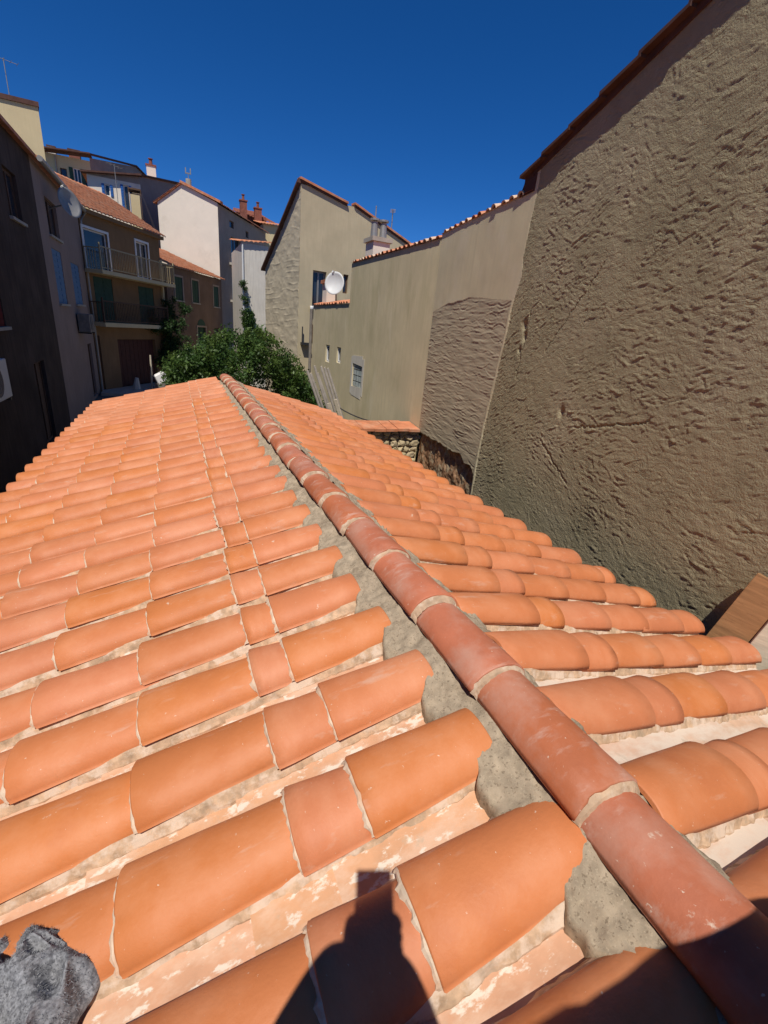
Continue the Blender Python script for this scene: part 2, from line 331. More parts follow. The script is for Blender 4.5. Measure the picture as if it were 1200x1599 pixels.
roof = thing('tiled_roof_building', 'low building with a new orange clay tile roof and mortared ridge in the foreground', 'building', (.79, 3.3, 0))
bw = MB()
bw.hexa([(-1.1, -1.7, 0), (2.15, -1.7, 0), (2.15, 7.5, 0), (-1.1, 8.4, 0)], [(-1.1, -1.7, 1.98), (2.15, -1.7, 1.98), (2.15, 7.5, 1.98), (-1.1, 8.4, 1.98)])
bw.build('wall', 'render_scored', roof)
dk = MB()
for sgn in (0, 1):
    f, xa, xb, n_ = (PL, -1.2, .79, NL) if not sgn else (PR, 2.2, .79, NR)
    y0, y1 = -1.75, (8.3 if not sgn else 7.55)
    dk.hexa([f(xa, y0, -.17), f(xb, y0, -.17), f(xb, y1, -.17), f(xa, y1, -.17)], [f(xa, y0, -.125), f(xb, y0, -.125), f(xb, y1, -.125), f(xa, y1, -.125)])
dk.build('underlay_light_block', 'dark_under', roof)  # dark underlay slab, added beneath the tiles to block light

LT, RISE = .38, .074
def cover_mesh(name, seed, m, seg=18, ls=5, w0=.210, w1=.178, drop=.018, rise=RISE, th=.013, L=LT, inner=True):
    r_ = random.Random(seed); a0 = R(6); P = []
    def pt(s, a, off):
        w = (w0 + (w1 - w0) * s) / 2 - off; rr = rise - off
        wob = .0012 * math.sin(5 * s + seed) * math.cos(3 * a + seed * 2) + .001 * math.sin(11 * s + 3 * seed + 4 * a)
        z = -rise - drop * s + rr * (max(0, math.sin(a)) ** .92) + wob
        return (s * L, -w * math.cos(a) * (1 + .0), z)
    mb = MB(); an = [a0 + (math.pi - 2 * a0) * i / seg for i in range(seg + 1)]
    ss = [0, .012] + [i / ls for i in range(1, ls)] + [.99, 1.]
    chip = [r_.uniform(0, .006) if r_.random() < .25 else r_.uniform(0, .0015) for _ in an]
    rows = []
    for k, s in enumerate(ss):
        off = .003 if k in (0, len(ss) - 1) else 0
        row = []
        for i, a in enumerate(an):
            p = pt(s, a, off); 
            if k == 0: p = (p[0] + chip[i], p[1], p[2])
            row.append(len(mb.v)); mb.v.append(p)
        rows.append(row)
    inn = []
    for s in (0, 1):
        row = []
        for i, a in enumerate(an):
            p = pt(s, a, th)
            if s == 0: p = (p[0] + chip[i], p[1], p[2])
            row.append(len(mb.v)); mb.v.append(p)
        inn.append(row)
    sm = []
    for k in range(len(rows) - 1):
        for i in range(seg): mb.f.append((rows[k][i], rows[k + 1][i], rows[k + 1][i + 1], rows[k][i + 1])); sm.append(True)
    for i in range(seg):
        mb.f.append((inn[0][i], inn[0][i + 1], inn[1][i + 1], inn[1][i])); sm.append(True)
        mb.f.append((rows[0][i], rows[0][i + 1], inn[0][i + 1], inn[0][i])); sm.append(False)
        mb.f.append((rows[-1][i], inn[1][i], inn[1][i + 1], rows[-1][i + 1])); sm.append(False)
    for i in (0, seg):
        mb.f.append(tuple([rw[i] for rw in rows] + [inn[1][i], inn[0][i]])); sm.append(False)
    mb.mi = [0] * len(mb.f)
    me = mb.mesh(name, m); me.polygons.foreach_set('use_smooth', sm); return me
covers = [cover_mesh('cover_tile', s, 'cover_clay') for s in range(6)]
def far_tile_mb():
    seg = 8; an = [R(6) + (math.pi - R(12)) * i / seg for i in range(seg + 1)]; V = []; F = []
    for s in (0, 1):
        for off in (0, .013):
            for a in an:
                w_ = (.21 - .032 * s) / 2 - off; V.append((s * LT, -w_ * math.cos(a), -RISE - .018 * s + (RISE - off) * math.sin(a)))
    k = seg + 1
    for i in range(seg): F += [(i, 2 * k + i, 2 * k + i + 1, i + 1), (i, i + 1, k + i + 1, k + i)]
    return V, F
FV, FF = far_tile_mb()

tiles = []        # (dist, matrix)
rows_info = []    # for mortar: (side, y, head_x, tails)
for y in cols:
    for side in (0, 1):
        if side == 0 and y > 8.45: continue
        if side == 1 and y > 7.55: continue
        if side == 0:
            e = xw(y); a0 = .325 if y < 1.1 else .272
            tails = [a0, .152, -.185, -.495, -.80, -1.11, e]
            head = float(np.interp(y, [.4, .69, .96, 1.25, 2.2], [.690, .655, .622, .605, .592])) + random.uniform(-.010, .012)
        else:
            e = xe(y); tails = [t for t in (1.29, 1.455, 1.78, 2.10, 2.42) if t < e - .13] + [e]
            head = .900 + random.uniform(-.008, .008)
        sg = 1 if side == 0 else -1
        tails = [t + random.uniform(-.010, .010) for t in tails]; prev = head; info = []
        yaw_row = random.uniform(-.012, .012)
        for i, t in enumerate(tails):
            ln = abs(prev - t) / CP + (.055 if i else 0)
            yy = y + random.uniform(-.006, .006)
            p = (PL if side == 0 else PR)(t, yy, random.uniform(-.004, .003))
            rz = (0 if side == 0 else math.pi - .05 * -1 * -1) + yaw_row + random.uniform(-.020, .020)
            if side == 1: rz = math.pi + math.atan(.05) + yaw_row + random.uniform(-.020, .020)
            M = Matrix.Translation(p) @ Euler((random.uniform(-.02, .02), -PIT + random.uniform(-.006, .006), rz)).to_matrix().to_4x4() @ Matrix.Diagonal((ln / LT, 1, random.uniform(.96, 1.03), 1))
            behind = y < .05
            tiles.append(((Vector(p) - Vector((.4, .3, 2.6))).length + (50 if behind else 0), M)); info.append((t, yy, ln)); prev = t
        rows_info.append((side, y, head, info))
tiles.sort(key=lambda t: t[0])
for i, (d_, M) in enumerate(tiles[:300]):
    o = new_obj('cover_tile', covers[i % 6], None, roof); o.matrix_basis = M
fv = []; ff = []
for d_, M in tiles[300:]:
    i0 = len(fv); fv += [tuple(M @ Vector(v)) for v in FV]; ff += [tuple(i0 + q for q in f) for f in FF]
me = bpy.data.meshes.new('far_cover_tiles'); me.from_pydata(fv, [], ff); me.materials.append(MATS['cover_clay_far'])
me.polygons.foreach_set('use_smooth', [True] * len(ff)); me.set_sharp_from_angle(angle=R(50)); o = new_obj('far_cover_tiles', me, None, roof); o['kind'] = 'stuff'
# channel tiles (concave) between the covers
def channel_mesh(name, m, seg=8, L=.40):
    mb = MB(); k = seg + 1
    for s in (0, 1):
        for off in (0, -.012):
            for i in range(k):
                t = -1 + 2 * i / seg; w_ = .104 + .008 * s
                mb.v.append((s * L, t * w_, -.108 + .010 * (1 - s) + .034 * t * t + off))
    for i in range(seg):
        mb.f += [(i, i + 1, 2 * k + i + 1, 2 * k + i), (i, k + i, k + i + 1, i + 1), (k + i, 3 * k + i, 3 * k + i + 1, k + i + 1)]
    mb.mi = [0] * len(mb.f); me = mb.mesh(name, m, True); me.set_sharp_from_angle(angle=R(40)); return me
chm = [channel_mesh('channel_tile', 'channel_clay'), channel_mesh('channel_tile', 'channel_clay_right')]
chv = [[], []]; chf = [[], []]
for y in cols:
    for side in (0, 1):
        yc = y + SPC / 2
        if (side == 0 and yc > 8.4) or (side == 1 and yc > 7.5): continue
        e = (xw(yc) + .03) if side == 0 else (xe(yc) - .03); sg = 1 if side == 0 else -1
        lim = XL0 if side == 0 else XR0; xs = []; x = e
        while (lim - x) * sg > .42: xs.append(x); x += .335 * sg
        xs.append(lim - .36 * sg)
        for x in xs:
            p = (PL if side == 0 else PR)(x, yc + random.uniform(-.005, .005), 0)
            M = Matrix.Translation(p) @ Euler((random.uniform(-.02, .02), -PIT, (0 if side == 0 else math.pi + math.atan(.05)) + random.uniform(-.01, .01))).to_matrix().to_4x4()
            if -.2 < yc < 3.3:
                o = new_obj('channel_tile', chm[side], None, roof); o.matrix_basis = M
            else:
                i0 = len(chv[side]); chv[side] += [tuple(M @ v.co) for v in chm[side].vertices]; chf[side] += [tuple(i0 + q for q in p_.vertices) for p_ in chm[side].polygons]
for side in (0, 1):
    me = bpy.data.meshes.new('far_channel_tiles'); me.from_pydata(chv[side], [], chf[side]); me.materials.append(chm[side].materials[0])
    o = new_obj('far_channel_tiles', me, None, roof); o['kind'] = 'stuff'
# white mortar lips at the tile joints, and bedding mortar along the cover edges
jm = MB(); bm_ = MB()
for side, y, head, info in rows_info:
    f = PL if side == 0 else PR; sg = 1 if side == 0 else -1
    for k, (t, yy, ln) in enumerate(info):
        if k == len(info) - 1: continue
        if side == 1 and random.random() < .35: continue
        seg = 26 if y < 3 else 12; base_w = random.uniform(.004, .012) * (1.25 if k in (0, 1) else 1.) * (.8 if side else 1.)
        sd = random.random() * 50; prev = None
        for i in range(seg + 1):
            a = R(10) + (math.pi - R(20)) * i / seg
            wv = base_w * max(0., .45 + 2.4 * n1(sd + i * .5, 3) + 1.3 * n1(sd + i * 1.9, 4)) + .0006
            hw = .1025; yv = -hw * math.cos(a)
            n_top = -RISE + (RISE - .002) * math.sin(a) ** .92; n_bot = -RISE - .004 + (RISE - .014) * math.sin(a) ** .92
            A_ = f(t + .004 * sg, yy + yv, n_top - .003); B_ = f(t - (.003 + wv) * sg, yy + yv * .97, n_bot + .0005); Cp = f(t - (.001 + wv * .5) * sg, yy + yv * .985, (n_top * .45 + n_bot * .55) + .001)
            cur = (A_, Cp, B_)
            if prev:
                jm.poly([prev[0], prev[1], cur[1], cur[0]] if side == 0 else [cur[0], cur[1], prev[1], prev[0]])
                jm.poly([prev[1], prev[2], cur[2], cur[1]] if side == 0 else [cur[1], cur[2], prev[2], prev[1]])
            prev = cur
    # bedding
    if y > 6.5: continue
    ex = info[-1][0]; n = int(abs(head - ex) / (.012 if y < 3 else .03))
    for e in (-1, 1):
        prev = None; sd = random.random() * 90
        for i in range(n + 1):
            x = head + (ex + .01 * sg - head) * i / n
            wv = .002 + .020 * max(-.2, n1(sd + i * .25, 5)) + .012 * n1(sd + i * 1.7, 8); hv = -.080 + .012 * n1(sd + i * .5 + 40, 6)
            yc = y
            cur = (f(x, yc + e * .088, -.066), f(x, yc + e * (.0975 + .15 * wv), hv), f(x, yc + e * (.104 + wv), -.095), f(x, yc + e * .108, -.115))
            if prev:
                for q in range(3):
                    jj = [prev[q], prev[q + 1], cur[q + 1], cur[q]]
                    bm_.poly(jj)
            prev = cur
o = jm.build('joint_mortar', 'lime_mortar', roof, True); o['kind'] = 'stuff'
o = bm_.build('bedding_mortar', 'bed_mortar', roof, True); o['kind'] = 'stuff'
# ridge mortar bed
for side in (0, 1):
    f = PL if side == 0 else PR; sg = 1 if side == 0 else -1
    ys = np.arange(-1.7, 8.0 if side == 0 else 7.75, .009); K = 26
    P = np.zeros((len(ys), K + 1, 3)); tt = np.linspace(0, 1, K + 1)
    lowN = fbm(ys * 9, ys * 0 + 3.3, 11 + side, 4) - .47; lowF = fbm(ys * 38, ys * 0 + 5.1, 25 + side, 3) - .44; lowM = fbm(ys * 2.1, ys * 0 + 8.3, 21 + side, 3) - .45
    NM = fbm(*(np.meshgrid(ys * 22, np.linspace(.735, .52, K + 1) * 22, indexing='ij')), 31 + side, 4) - .47
    NF = fbm(*(np.meshgrid(ys * 75, np.linspace(.735, .52, K + 1) * 75, indexing='ij')), 37 + side, 2) - .37
    for i, yv in enumerate(ys):
        ph = ((yv - cols[0]) / SPC) % 1.0; chan = .5 - .5 * math.cos(2 * math.pi * ph)
        x0 = .735; x1 = float(np.interp(yv, [.3, .69, .96, 1.25, 2.2], [.62, .60, .588, .58, .575])) - .05 * chan + .035 * lowF[i]
        if side: x1 += .05 + .10 * lowN[i] + .06 * lowM[i]
        for j, t in enumerate(tt):
            xx = x0 + (x1 - x0) * t
            nn = -.020 - .006 * chan - .024 * t * chan - .014 * t
            nn += .021 * NM[i, j] + .016 * NF[i, j]
            if j == K: nn = -.118
            elif j == K - 1: nn -= .018
            X_ = xx if side == 0 else 1.58 - xx
            P[i, j] = f(X_, yv - (0 if side == 0 else .05 * (X_ - 1)), nn)
    if side == 0: P = P[:, ::-1]
    o = new_obj('ridge_mortar', grid_mesh('ridge_mortar', P, 'mortar'), None, roof)
# ridge tiles: tails face the viewer, each lapped by the next one further away
RE = .367
rt = [cover_mesh('ridge_tile', 20 + s, 'ridge_clay', seg=20, w0=.194, w1=.164, drop=.020, rise=.083, th=.014, L=.44) for s in range(5)]
rm = MB(); k = 0; y = .397 - 6 * RE
while y < 7.75:
    xr = float(np.interp(y, [.4, 2.5, 8], [.777, .742, .722])) + .006 * math.sin(y * 1.3)
    p = Vector((xr + random.uniform(-.005, .005), y + random.uniform(-.006, .006), 2.688 + random.uniform(-.005, .005)))
    M = Matrix.Translation(p) @ Euler((random.uniform(-.02, .02), random.uniform(-.008, .008), math.pi / 2 + random.uniform(-.015, .02))).to_matrix().to_4x4()
    o = new_obj('ridge_tile', rt[k % 5], None, roof); o.matrix_basis = M
    prev = None; sd = random.random() * 60; bw_ = random.uniform(.006, .014)
    for i in range(33):
        a = R(4) + (math.pi - R(8)) * i / 32; wv = bw_ * max(.15, 1 + 1.6 * n1(sd + i * .25, 9) + 1.2 * n1(sd + i * 1.1, 10))
        yv = math.cos(a); s_ = math.sin(a) ** .92
        A_ = (p.x + .095 * yv, p.y + .005, p.z - .083 + .079 * s_); B_ = (p.x + .089 * yv, p.y - .004 - .4 * wv, p.z - .085 + .073 * s_); D_ = (p.x + .0815 * yv, p.y - .006 - wv, p.z - .099 + .077 * s_)
        cur = (A_, B_, D_)
        if prev:
            rm.poly([cur[0], cur[1], prev[1], prev[0]]); rm.poly([cur[1], cur[2], prev[2], prev[1]])
        prev = cur
    k += 1; y += RE
rm.build('ridge_joint_mortar', 'joint_grey', roof, True)

# ================================================================== big rough rendered house wall on the right
AZW = 8.92; TW = math.tan(R(AZW))
def WX(Y): return 2.85 + TW * (Y - .95)
big = thing('rendered_gable_house', 'tall house with coarse brown render wall and sloping tiled verge on the right', 'house', (4, 3, 0))
du = .009
Ys = np.arange(.55, 6.93, du); Zs = np.arange(1.3, 6.25, du); YY, ZZ = np.meshgrid(Ys, Zs, indexing='ij')
nu, nv = YY.shape; H = np.zeros((nu, nv))
zt = np.where(Ys < 4.42, 5.09 + .2513 * (4.6 - Ys), 4.985)
seam = 4.36 + np.interp(Zs, [1.9, 2.5, 3.15, 3.9, 4.2, 4.45, 4.92], [.26, .25, .16, .08, .0, .03, .0])
edgeN = .05 * (fbm(ZZ * 6, YY * 0 + 1.7, 41, 4) - .47)
left = YY > seam[None, :] + edgeN                     # beyond the seam
plow = np.interp(Ys, [4.3, 4.6, 5.47, 6.33, 6.93], [3.95, 3.98, 4.05, 4.0, 3.9])
smooth_m = (left & (ZZ > plow[:, None] + .035 * (fbm(YY * 5, ZZ * 5, 43, 4) - .47))) | (left & (YY < seam[None, :] + .045 + .03 * (fbm(ZZ * 9, YY * 3, 44, 3) - .47) + edgeN))
scored = left & ~smooth_m
rub = (YY > 4.66) & (ZZ < 2.02 + .14 * (fbm(YY * 5, ZZ * 2, 45, 4) - .47) - .15 * np.clip((4.95 - YY) * 3, 0, 1))
rough = ~left
def splat(n, region, amp, lmin, lmax, wmin, wmax, angf):
    for _ in range(n):
        i, j = int(rng.integers(0, nu)), int(rng.integers(0, nv))
        if not region[i, j]: continue
        a = angf(Ys[i], Zs[j]); L_ = rng.uniform(lmin, lmax); w_ = rng.uniform(wmin, wmax); r_ = int(L_ * 1.3 / du) + 1
        i0, i1, j0, j1 = max(0, i - r_), min(nu, i + r_ + 1), max(0, j - r_), min(nv, j + r_ + 1)
        dy = YY[i0:i1, j0:j1] - Ys[i]; dz = ZZ[i0:i1, j0:j1] - Zs[j]
        bend = rng.uniform(-2.2, 2.2)
        s_ = dy * math.cos(a) + dz * math.sin(a); t_ = -dy * math.sin(a) + dz * math.cos(a) + bend * s_ * s_
        pr = np.exp(-(s_ / L_ * 1.7) ** 4) * (np.exp(-((t_ - w_ * .5) / w_) ** 2) - 1.0 * np.exp(-((t_ + w_ * .55) / (w_ * .75)) ** 2))
        H[i0:i1, j0:j1] += amp * (.2 + 1.5 * rng.random() ** 1.7) * (1 if rng.random() < .75 else -1) * pr
orient = lambda y, z: (float(fbm(np.array([y * .9]), np.array([z * .9]), 51, 2)[0]) - .4) * 3.2 + rng.normal(0, .35) + (.5 if z < 2.7 and y < 3.4 else 0.)
splat(30000, rough, .0021, .02, .11, .005, .010, orient)
splat(1200, rough, .0026, .06, .20, .006, .013, orient)
splat(5200, scored, .0024, .10, .40, .006, .011, lambda y, z: rng.normal(0, .06))
clump = np.clip((fbm(YY * 2.1, ZZ * 2.1, 52, 3) - .18) * 3., .55, 1.2)
H *= clump
H += .008 * (fbm(YY * 1.6, ZZ * 1.6, 53, 3) - .47) + .0055 * (fbm(YY * 17, ZZ * 24, 54, 3) - .44) * rough + .008 * (fbm(YY * 5, ZZ * 34, 59, 3) - .44) * scored
H[smooth_m] = .004 + .012 * (fbm(YY * 1.5, ZZ * 1.5, 55, 3) - .47)[smooth_m]
H[rub] = -.045 + .06 * (fbm(YY * 9, ZZ * 9, 56, 4) - .47)[rub] + .05 * (fbm(YY * 3, ZZ * 3, 57, 2) - .47)[rub]
# a few long hairline cracks in the render
for (cy, cz, ca, cl) in ((4.05, 3.9, -1.5, .7), (3.1, 4.2, -.9, .9), (2.2, 3.1, -.25, .8), (2.9, 2.4, .5, .6), (1.7, 4.1, 1.2, .7)):
    for k_ in range(160):
        tk = k_ / 160 * cl; yy_ = cy + tk * math.cos(ca) + .05 * n1(k_ * .11 + cy * 9, 81); zz_c = cz + tk * math.sin(ca) + .05 * n1(k_ * .13 + cz * 7, 82)
        i_, j_ = int((yy_ - Ys[0]) / du), int((zz_c - Zs[0]) / du)
        if 0 <= i_ < nu and 0 <= j_ < nv and rough[i_, j_]: H[i_, j_] = min(H[i_, j_], H[i_, j_] * .3 - .011)
# small broken holes
for (hy, hz, hr) in ((4.12, 3.72, .035), (4.08, 3.62, .03), (4.13, 3.48, .02), (3.2, 3.0, .03)):
    d2 = ((YY - hy) ** 2 + ((ZZ - hz) * .8) ** 2) / hr ** 2; H -= .035 * np.exp(-d2 * (1 + 1.2 * (fbm(YY * 40, ZZ * 40, 58, 2) - .4)))
nx, ny = -math.cos(R(AZW)), math.sin(R(AZW))
P = np.stack([WX(YY) + nx * H, YY + ny * H, ZZ], -1)
mi = np.zeros((nu, nv), int); mi[smooth_m] = 1; mi[scored] = 2; mi[rub] = 3
keep = ZZ < zt[:, None]
P = P[::-1]; mi = mi[::-1]; keep = keep[::-1]
new_obj('render_coat', grid_mesh('render_coat', P, ['render_rough', 'render_smooth', 'render_scored', 'rubble_earth'], mi, keep), None, big)
def wp(Y, z, d=0): return Vector((WX(Y) + nx * d, Y + ny * d, z))   # d outwards (towards the roof)
core = MB()
core.hexa([wp(-3, 0, -.12), wp(6.95, 0, -.12), wp(6.95, 0, -5), wp(-3, 0, -5)], [wp(-3, 7.0, -.12), wp(4.42, 5.11, -.12), wp(4.42, 5.11, -5), wp(-3, 7.0, -5)])
core.build('wall', 'render_rough', big)
lo_ = MB(); lo_.poly([wp(6.93, 0, -.02), wp(-3, 0, -.02), wp(-3, 1.32, -.02), wp(6.93, 1.32, -.02)]); lo_.poly([wp(.56, 1.3, -.01), wp(-3, 1.3, -.01), wp(-3, 6.95, -.01), wp(.56, 6.07, -.01)])
lo_.build('wall', 'render_rough', big)
# verge of the gable: stepped tiles and a mortar band
vg = MB()
def vz(Y): return 5.09 + .2513 * (4.6 - Y)
vg.hexa([wp(4.62, vz(4.62) - .01, .012), wp(-3, vz(-3) - .01, .012), wp(-3, vz(-3) - .01, -.3), wp(4.62, vz(4.62) - .01, -.3)], [wp(4.62, vz(4.62) + .05, .012), wp(-3, vz(-3) + .05, .012), wp(-3, vz(-3) + .05, -.3), wp(4.62, vz(4.62) + .05, -.3)])
vg.build('verge_band', 'verge_clay', big)
y = 4.66
while y > -2.5:
    m = MB(); y2 = y - .40; d_ = .062 + random.uniform(-.005, .005); z_a, z_b = vz(y) + .052, vz(y2) + .03
    m.hexa([wp(y, z_a, d_), wp(y2, z_b, d_), wp(y2, z_b, -.2), wp(y, z_a, -.2)], [wp(y, z_a + .028, d_), wp(y2, z_b + .024, d_), wp(y2, z_b + .03, -.2), wp(y, z_a + .03, -.2)])
    m.build('verge_tile', 'verge_clay', big); y -= .37
m = MB(); m.hexa([wp(4.68, 4.97, .012), wp(4.40, 4.97, .012), wp(4.40, 4.97, -.3), wp(4.68, 4.97, -.3)], [wp(4.62, 5.08, .012), wp(4.40, 5.12, .012), wp(4.40, 5.12, -.3), wp(4.62, 5.08, -.3)]); m.build('verge_end', 'verge_clay', big)
# lower wing beyond the verge: eave tiles with scalloped ends
def eave_tile_mesh(name, m, r=.062, L=.5, th=.014):
    mb = MB(); seg = 10; k = seg + 1
    for s in (0, 1):
        for off in (0, th):
            for i in range(k):
                a = math.pi * i / seg; mb.v.append((s * L, -(r - off - .012 * s) * math.cos(a), (r * .8 - off) * math.sin(a)))
    for i in range(seg): mb.f += [(i, 2 * k + i, 2 * k + i + 1, i + 1), (k + i, k + i + 1, 3 * k + i + 1, 3 * k + i), (i, i + 1, k + i + 1, k + i)]
    mb.mi = [0] * len(mb.f); me = mb.mesh(name, m, True); me.set_sharp_from_angle(angle=R(40)); return me
eavem = eave_tile_mesh('eave_tile', 'roof_clay')
eavepale = eave_tile_mesh('eave_tile', 'lime_mortar')
def eave_row(parent, P0, P1, dirv, pitch=.19, mesh=eavem, pale=.0, over=.07, slope=R(13)):
    P0, P1 = Vector(P0), Vector(P1); n = int((P1 - P0).length / pitch); d = Vector(dirv).normalized(); rz = math.atan2(d.y, d.x)
    for i in range(n):
        p = P0.lerp(P1, (i + .5) / n) - d * (over + random.uniform(-.02, .02))
        o = new_obj('eave_tile', eavepale if random.random() < pale else mesh, None, parent)
        o.matrix_basis = Matrix.Translation(p) @ Euler((random.uniform(-.06, .06), -slope + random.uniform(-.03, .03), rz + random.uniform(-.04, .04))).to_matrix().to_4x4()
inw = (-nx, -ny, 0)
wroof = MB(); wroof.poly([wp(4.42, 4.985, .02), wp(6.95, 4.985, .02), wp(6.95, 5.6, -3), wp(4.42, 5.6, -3)]); wroof.build('wing_roof', 'roof_clay', big)
eave_row(big, wp(4.55, 4.975), wp(6.9, 4.975), inw, pale=.8, over=.012)

# plank and board leaning by the wall
def leaning_board(name, m, label, cat, A, B, wv, th, tdir):
    A, B = Vector(A), Vector(B); d = (B - A); L_ = d.length; d.normalize(); wv = Vector(wv); wv = (wv - d * wv.dot(d)).normalized(); nv_ = d.cross(wv)
    mb = MB(); mb.obox((A + B) / 2, d * L_ / 2, wv * tdir / 2, nv_ * th / 2)
    o = mb.build(name, m); bv = o.modifiers.new('bevel', 'BEVEL'); bv.width = .004; bv.segments = 2
    return tag(o, label, cat)
leaning_board('wooden_plank', 'plank', 'weathered brown wooden plank leaning on the coarse brown wall at the right edge', 'plank', (2.66, 1.20, 1.62), (2.84, 1.07, 2.47), (.12, -1, 0), .035, .17)
leaning_board('pale_board', 'pale_board', 'pale grey board propped beside the brown plank at the right edge', 'board', (2.70, 1.02, 1.7), (2.83, .93, 2.34), (.5, -.85, 0), .03, .15)

# ================================================================== olive rendered house and its low wing
GX = 3.79
ol = thing('olive_rendered_house', 'stained olive rendered house wall with glass-block window and scalloped tile eave', 'house', (5.5, 10, 0))
frG = Frame((GX, 14.2), 180)     # u runs from Y=14.2 towards the viewer, outward -x
opsA = [(14.2 - 10.52, 14.2 - 9.88, 2.30, 2.82)]
opsB = [(1.42, 1.78, 2.66, 3.10), (2.42, 2.74, 2.72, 3.10)]
m = MB(); facade(m, frG, 14.2 - 6.93, 0, 4.93, opsA, u_start=3.2)
m.box(GX + .17, 9, 6.95, 11.0, 0, 4.9); m.build('wall', 'green_render', ol)
gb = MB(); a, b, c, d = opsA[0]; frG.box(gb, a, b, c, d, -.16, -.045); blk = gb.build('glass_block_window', 'concrete', ol)
for i in range(4):
    for j in range(4):
        q = MB(); du_, dz_ = (b - a) / 4, (d - c) / 4; frG.box(q, a + i * du_ + .012, a + (i + 1) * du_ - .012, c + j * dz_ + .012, c + (j + 1) * dz_ - .012, -.045, -.02); q.build('glass_block', 'glass_blk' if 'glass_blk' in MATS else (mat('glass_blk', (.40, .44, .42), .3, .3, 9., spec=.6) and 'glass_blk'), blk)
q = MB()
ou, in_ = [], []
for i in range(20):
    t = 2 * math.pi * i / 20; rr = 1 + .12 * math.sin(3 * t + 1) + .07 * math.sin(7 * t)
    ou.append((a + b) / 2 + .52 * rr * math.cos(t) * (1 if True else 1)); in_.append((c + d) / 2 - .03 + .47 * rr * math.sin(t))
# cement patch round the window, as four irregular pieces
for (u0, u1, z0, z1) in ((a - .10, a, c - .16, d + .14), (b, b + .10, c - .13, d + .12), (a, b, d, d + .17), (a, b, c - .2, c)):
    q.hexa([frG.p(u0, z0, 0), frG.p(u0, z0, .006), frG.p(u1, z0 - .03, .006), frG.p(u1, z0 - .03, 0)], [frG.p(u0, z1, 0), frG.p(u0, z1, .006), frG.p(u1, z1 + .02, .006), frG.p(u1, z1 + .02, 0)])
q.build('cement_patch', 'pale_render', ol)
rf = MB(); rf.poly([(GX - .03, 6.95, 4.94), (GX - .03, 11.0, 4.94), (9, 11.0, 6.1), (9, 6.95, 6.1)]); rf.build('roof', 'roof_clay', ol)
eave_row(ol, (GX, 10.98, 4.93), (GX, 6.96, 4.93), (1, 0, 0), pale=.45, over=.012)
ow = thing('olive_low_wing', 'lower olive wing with two small slit windows below the satellite dish', 'house', (5.5, 12.6, 0))
m = MB(); facade(m, frG, 3.198, 0, 4.10, opsB); m.box(GX + .17, 9, 11.0, 14.2, 0, 4.07); m.poly([(GX, 14.2, 0), (GX, 14.2, 4.1), (GX + .2, 14.2, 4.1), (GX + .2, 14.2, 0)]); m.build('wall', 'green_render', ow)
for o_ in opsB: window(frG, o_, ow, frame='white_paint', cross=False, sill=False, depth=.08)
rf = MB(); rf.poly([(GX - .03, 11.0, 4.11), (GX - .03, 14.2, 4.11), (9, 14.2, 5.0), (9, 11.0, 5.0)]); rf.build('roof', 'roof_clay', ow)
eave_row(ow, (GX, 14.18, 4.10), (GX, 11.02, 4.10), (1, 0, 0), over=.02)
m = MB(); m.tube([(GX - .05, 14.25, .1), (GX - .05, 14.25, 4.0)], .045); m.build('drain_pipe', 'grey_pipe', ow)
# satellite dish on the wing roof
def dish(name, label, C_, nrm, r, m='dish_grey', pole=None, group=None):
    C_ = Vector(C_); nrm = Vector(nrm).normalized(); a = nrm.cross(Vector((0, 0, 1))).normalized(); b = a.cross(nrm) * -1
    t = thing(name, label, 'satellite dish', C_, group); mb = MB(); K, J = 28, 6; back = []
    for off in (0, -.012):
        for j in range(J + 1):
            rr = r * j / J
            for k in range(K):
                q = 2 * math.pi * k / K; mb.v.append(tuple(C_ + (a * math.cos(q) + b * math.sin(q) * 1.08) * rr + nrm * (.32 * rr * rr / r + off)))
    for s in (0, 1):
        o_ = s * (J + 1) * K
        for j in range(J):
            for k in range(K): f_ = (o_ + j * K + k, o_ + j * K + (k + 1) % K, o_ + (j + 1) * K + (k + 1) % K, o_ + (j + 1) * K + k); mb.f.append(f_)
    for k in range(K): mb.f.append((J * K + k, J * K + (k + 1) % K, (2 * J + 1) * K + (k + 1) % K, (2 * J + 1) * K + k))
    mb.mi = [0] * len(mb.f); mb.build('reflector', m, t, True)
    q = MB(); tip = C_ + nrm * r * .45 - b * r * 1.12 + a * r * .3; q.tube([C_ - b * r * 1.0 + nrm * .05, tip], .008, 6); q.build('feed_arm', 'dish_grey', t)
    q = MB(); q.tube([tip - nrm * .03 + b * .02, tip - nrm * .10 + b * .06], .03, 8); q.build('receiver', 'white_plastic', t)
    if pole:
        q = MB(); q.tube([C_ - nrm * .05, Vector(pole)], .02, 8); q.build('mast', 'zinc', t)
    return t
dish('satellite_dish', 'round pale satellite dish on the low olive wing roof', (4.03, 12.95, 4.63), (-.62, -.75, .22), .27, pole=(4.12, 13.1, 4.12))
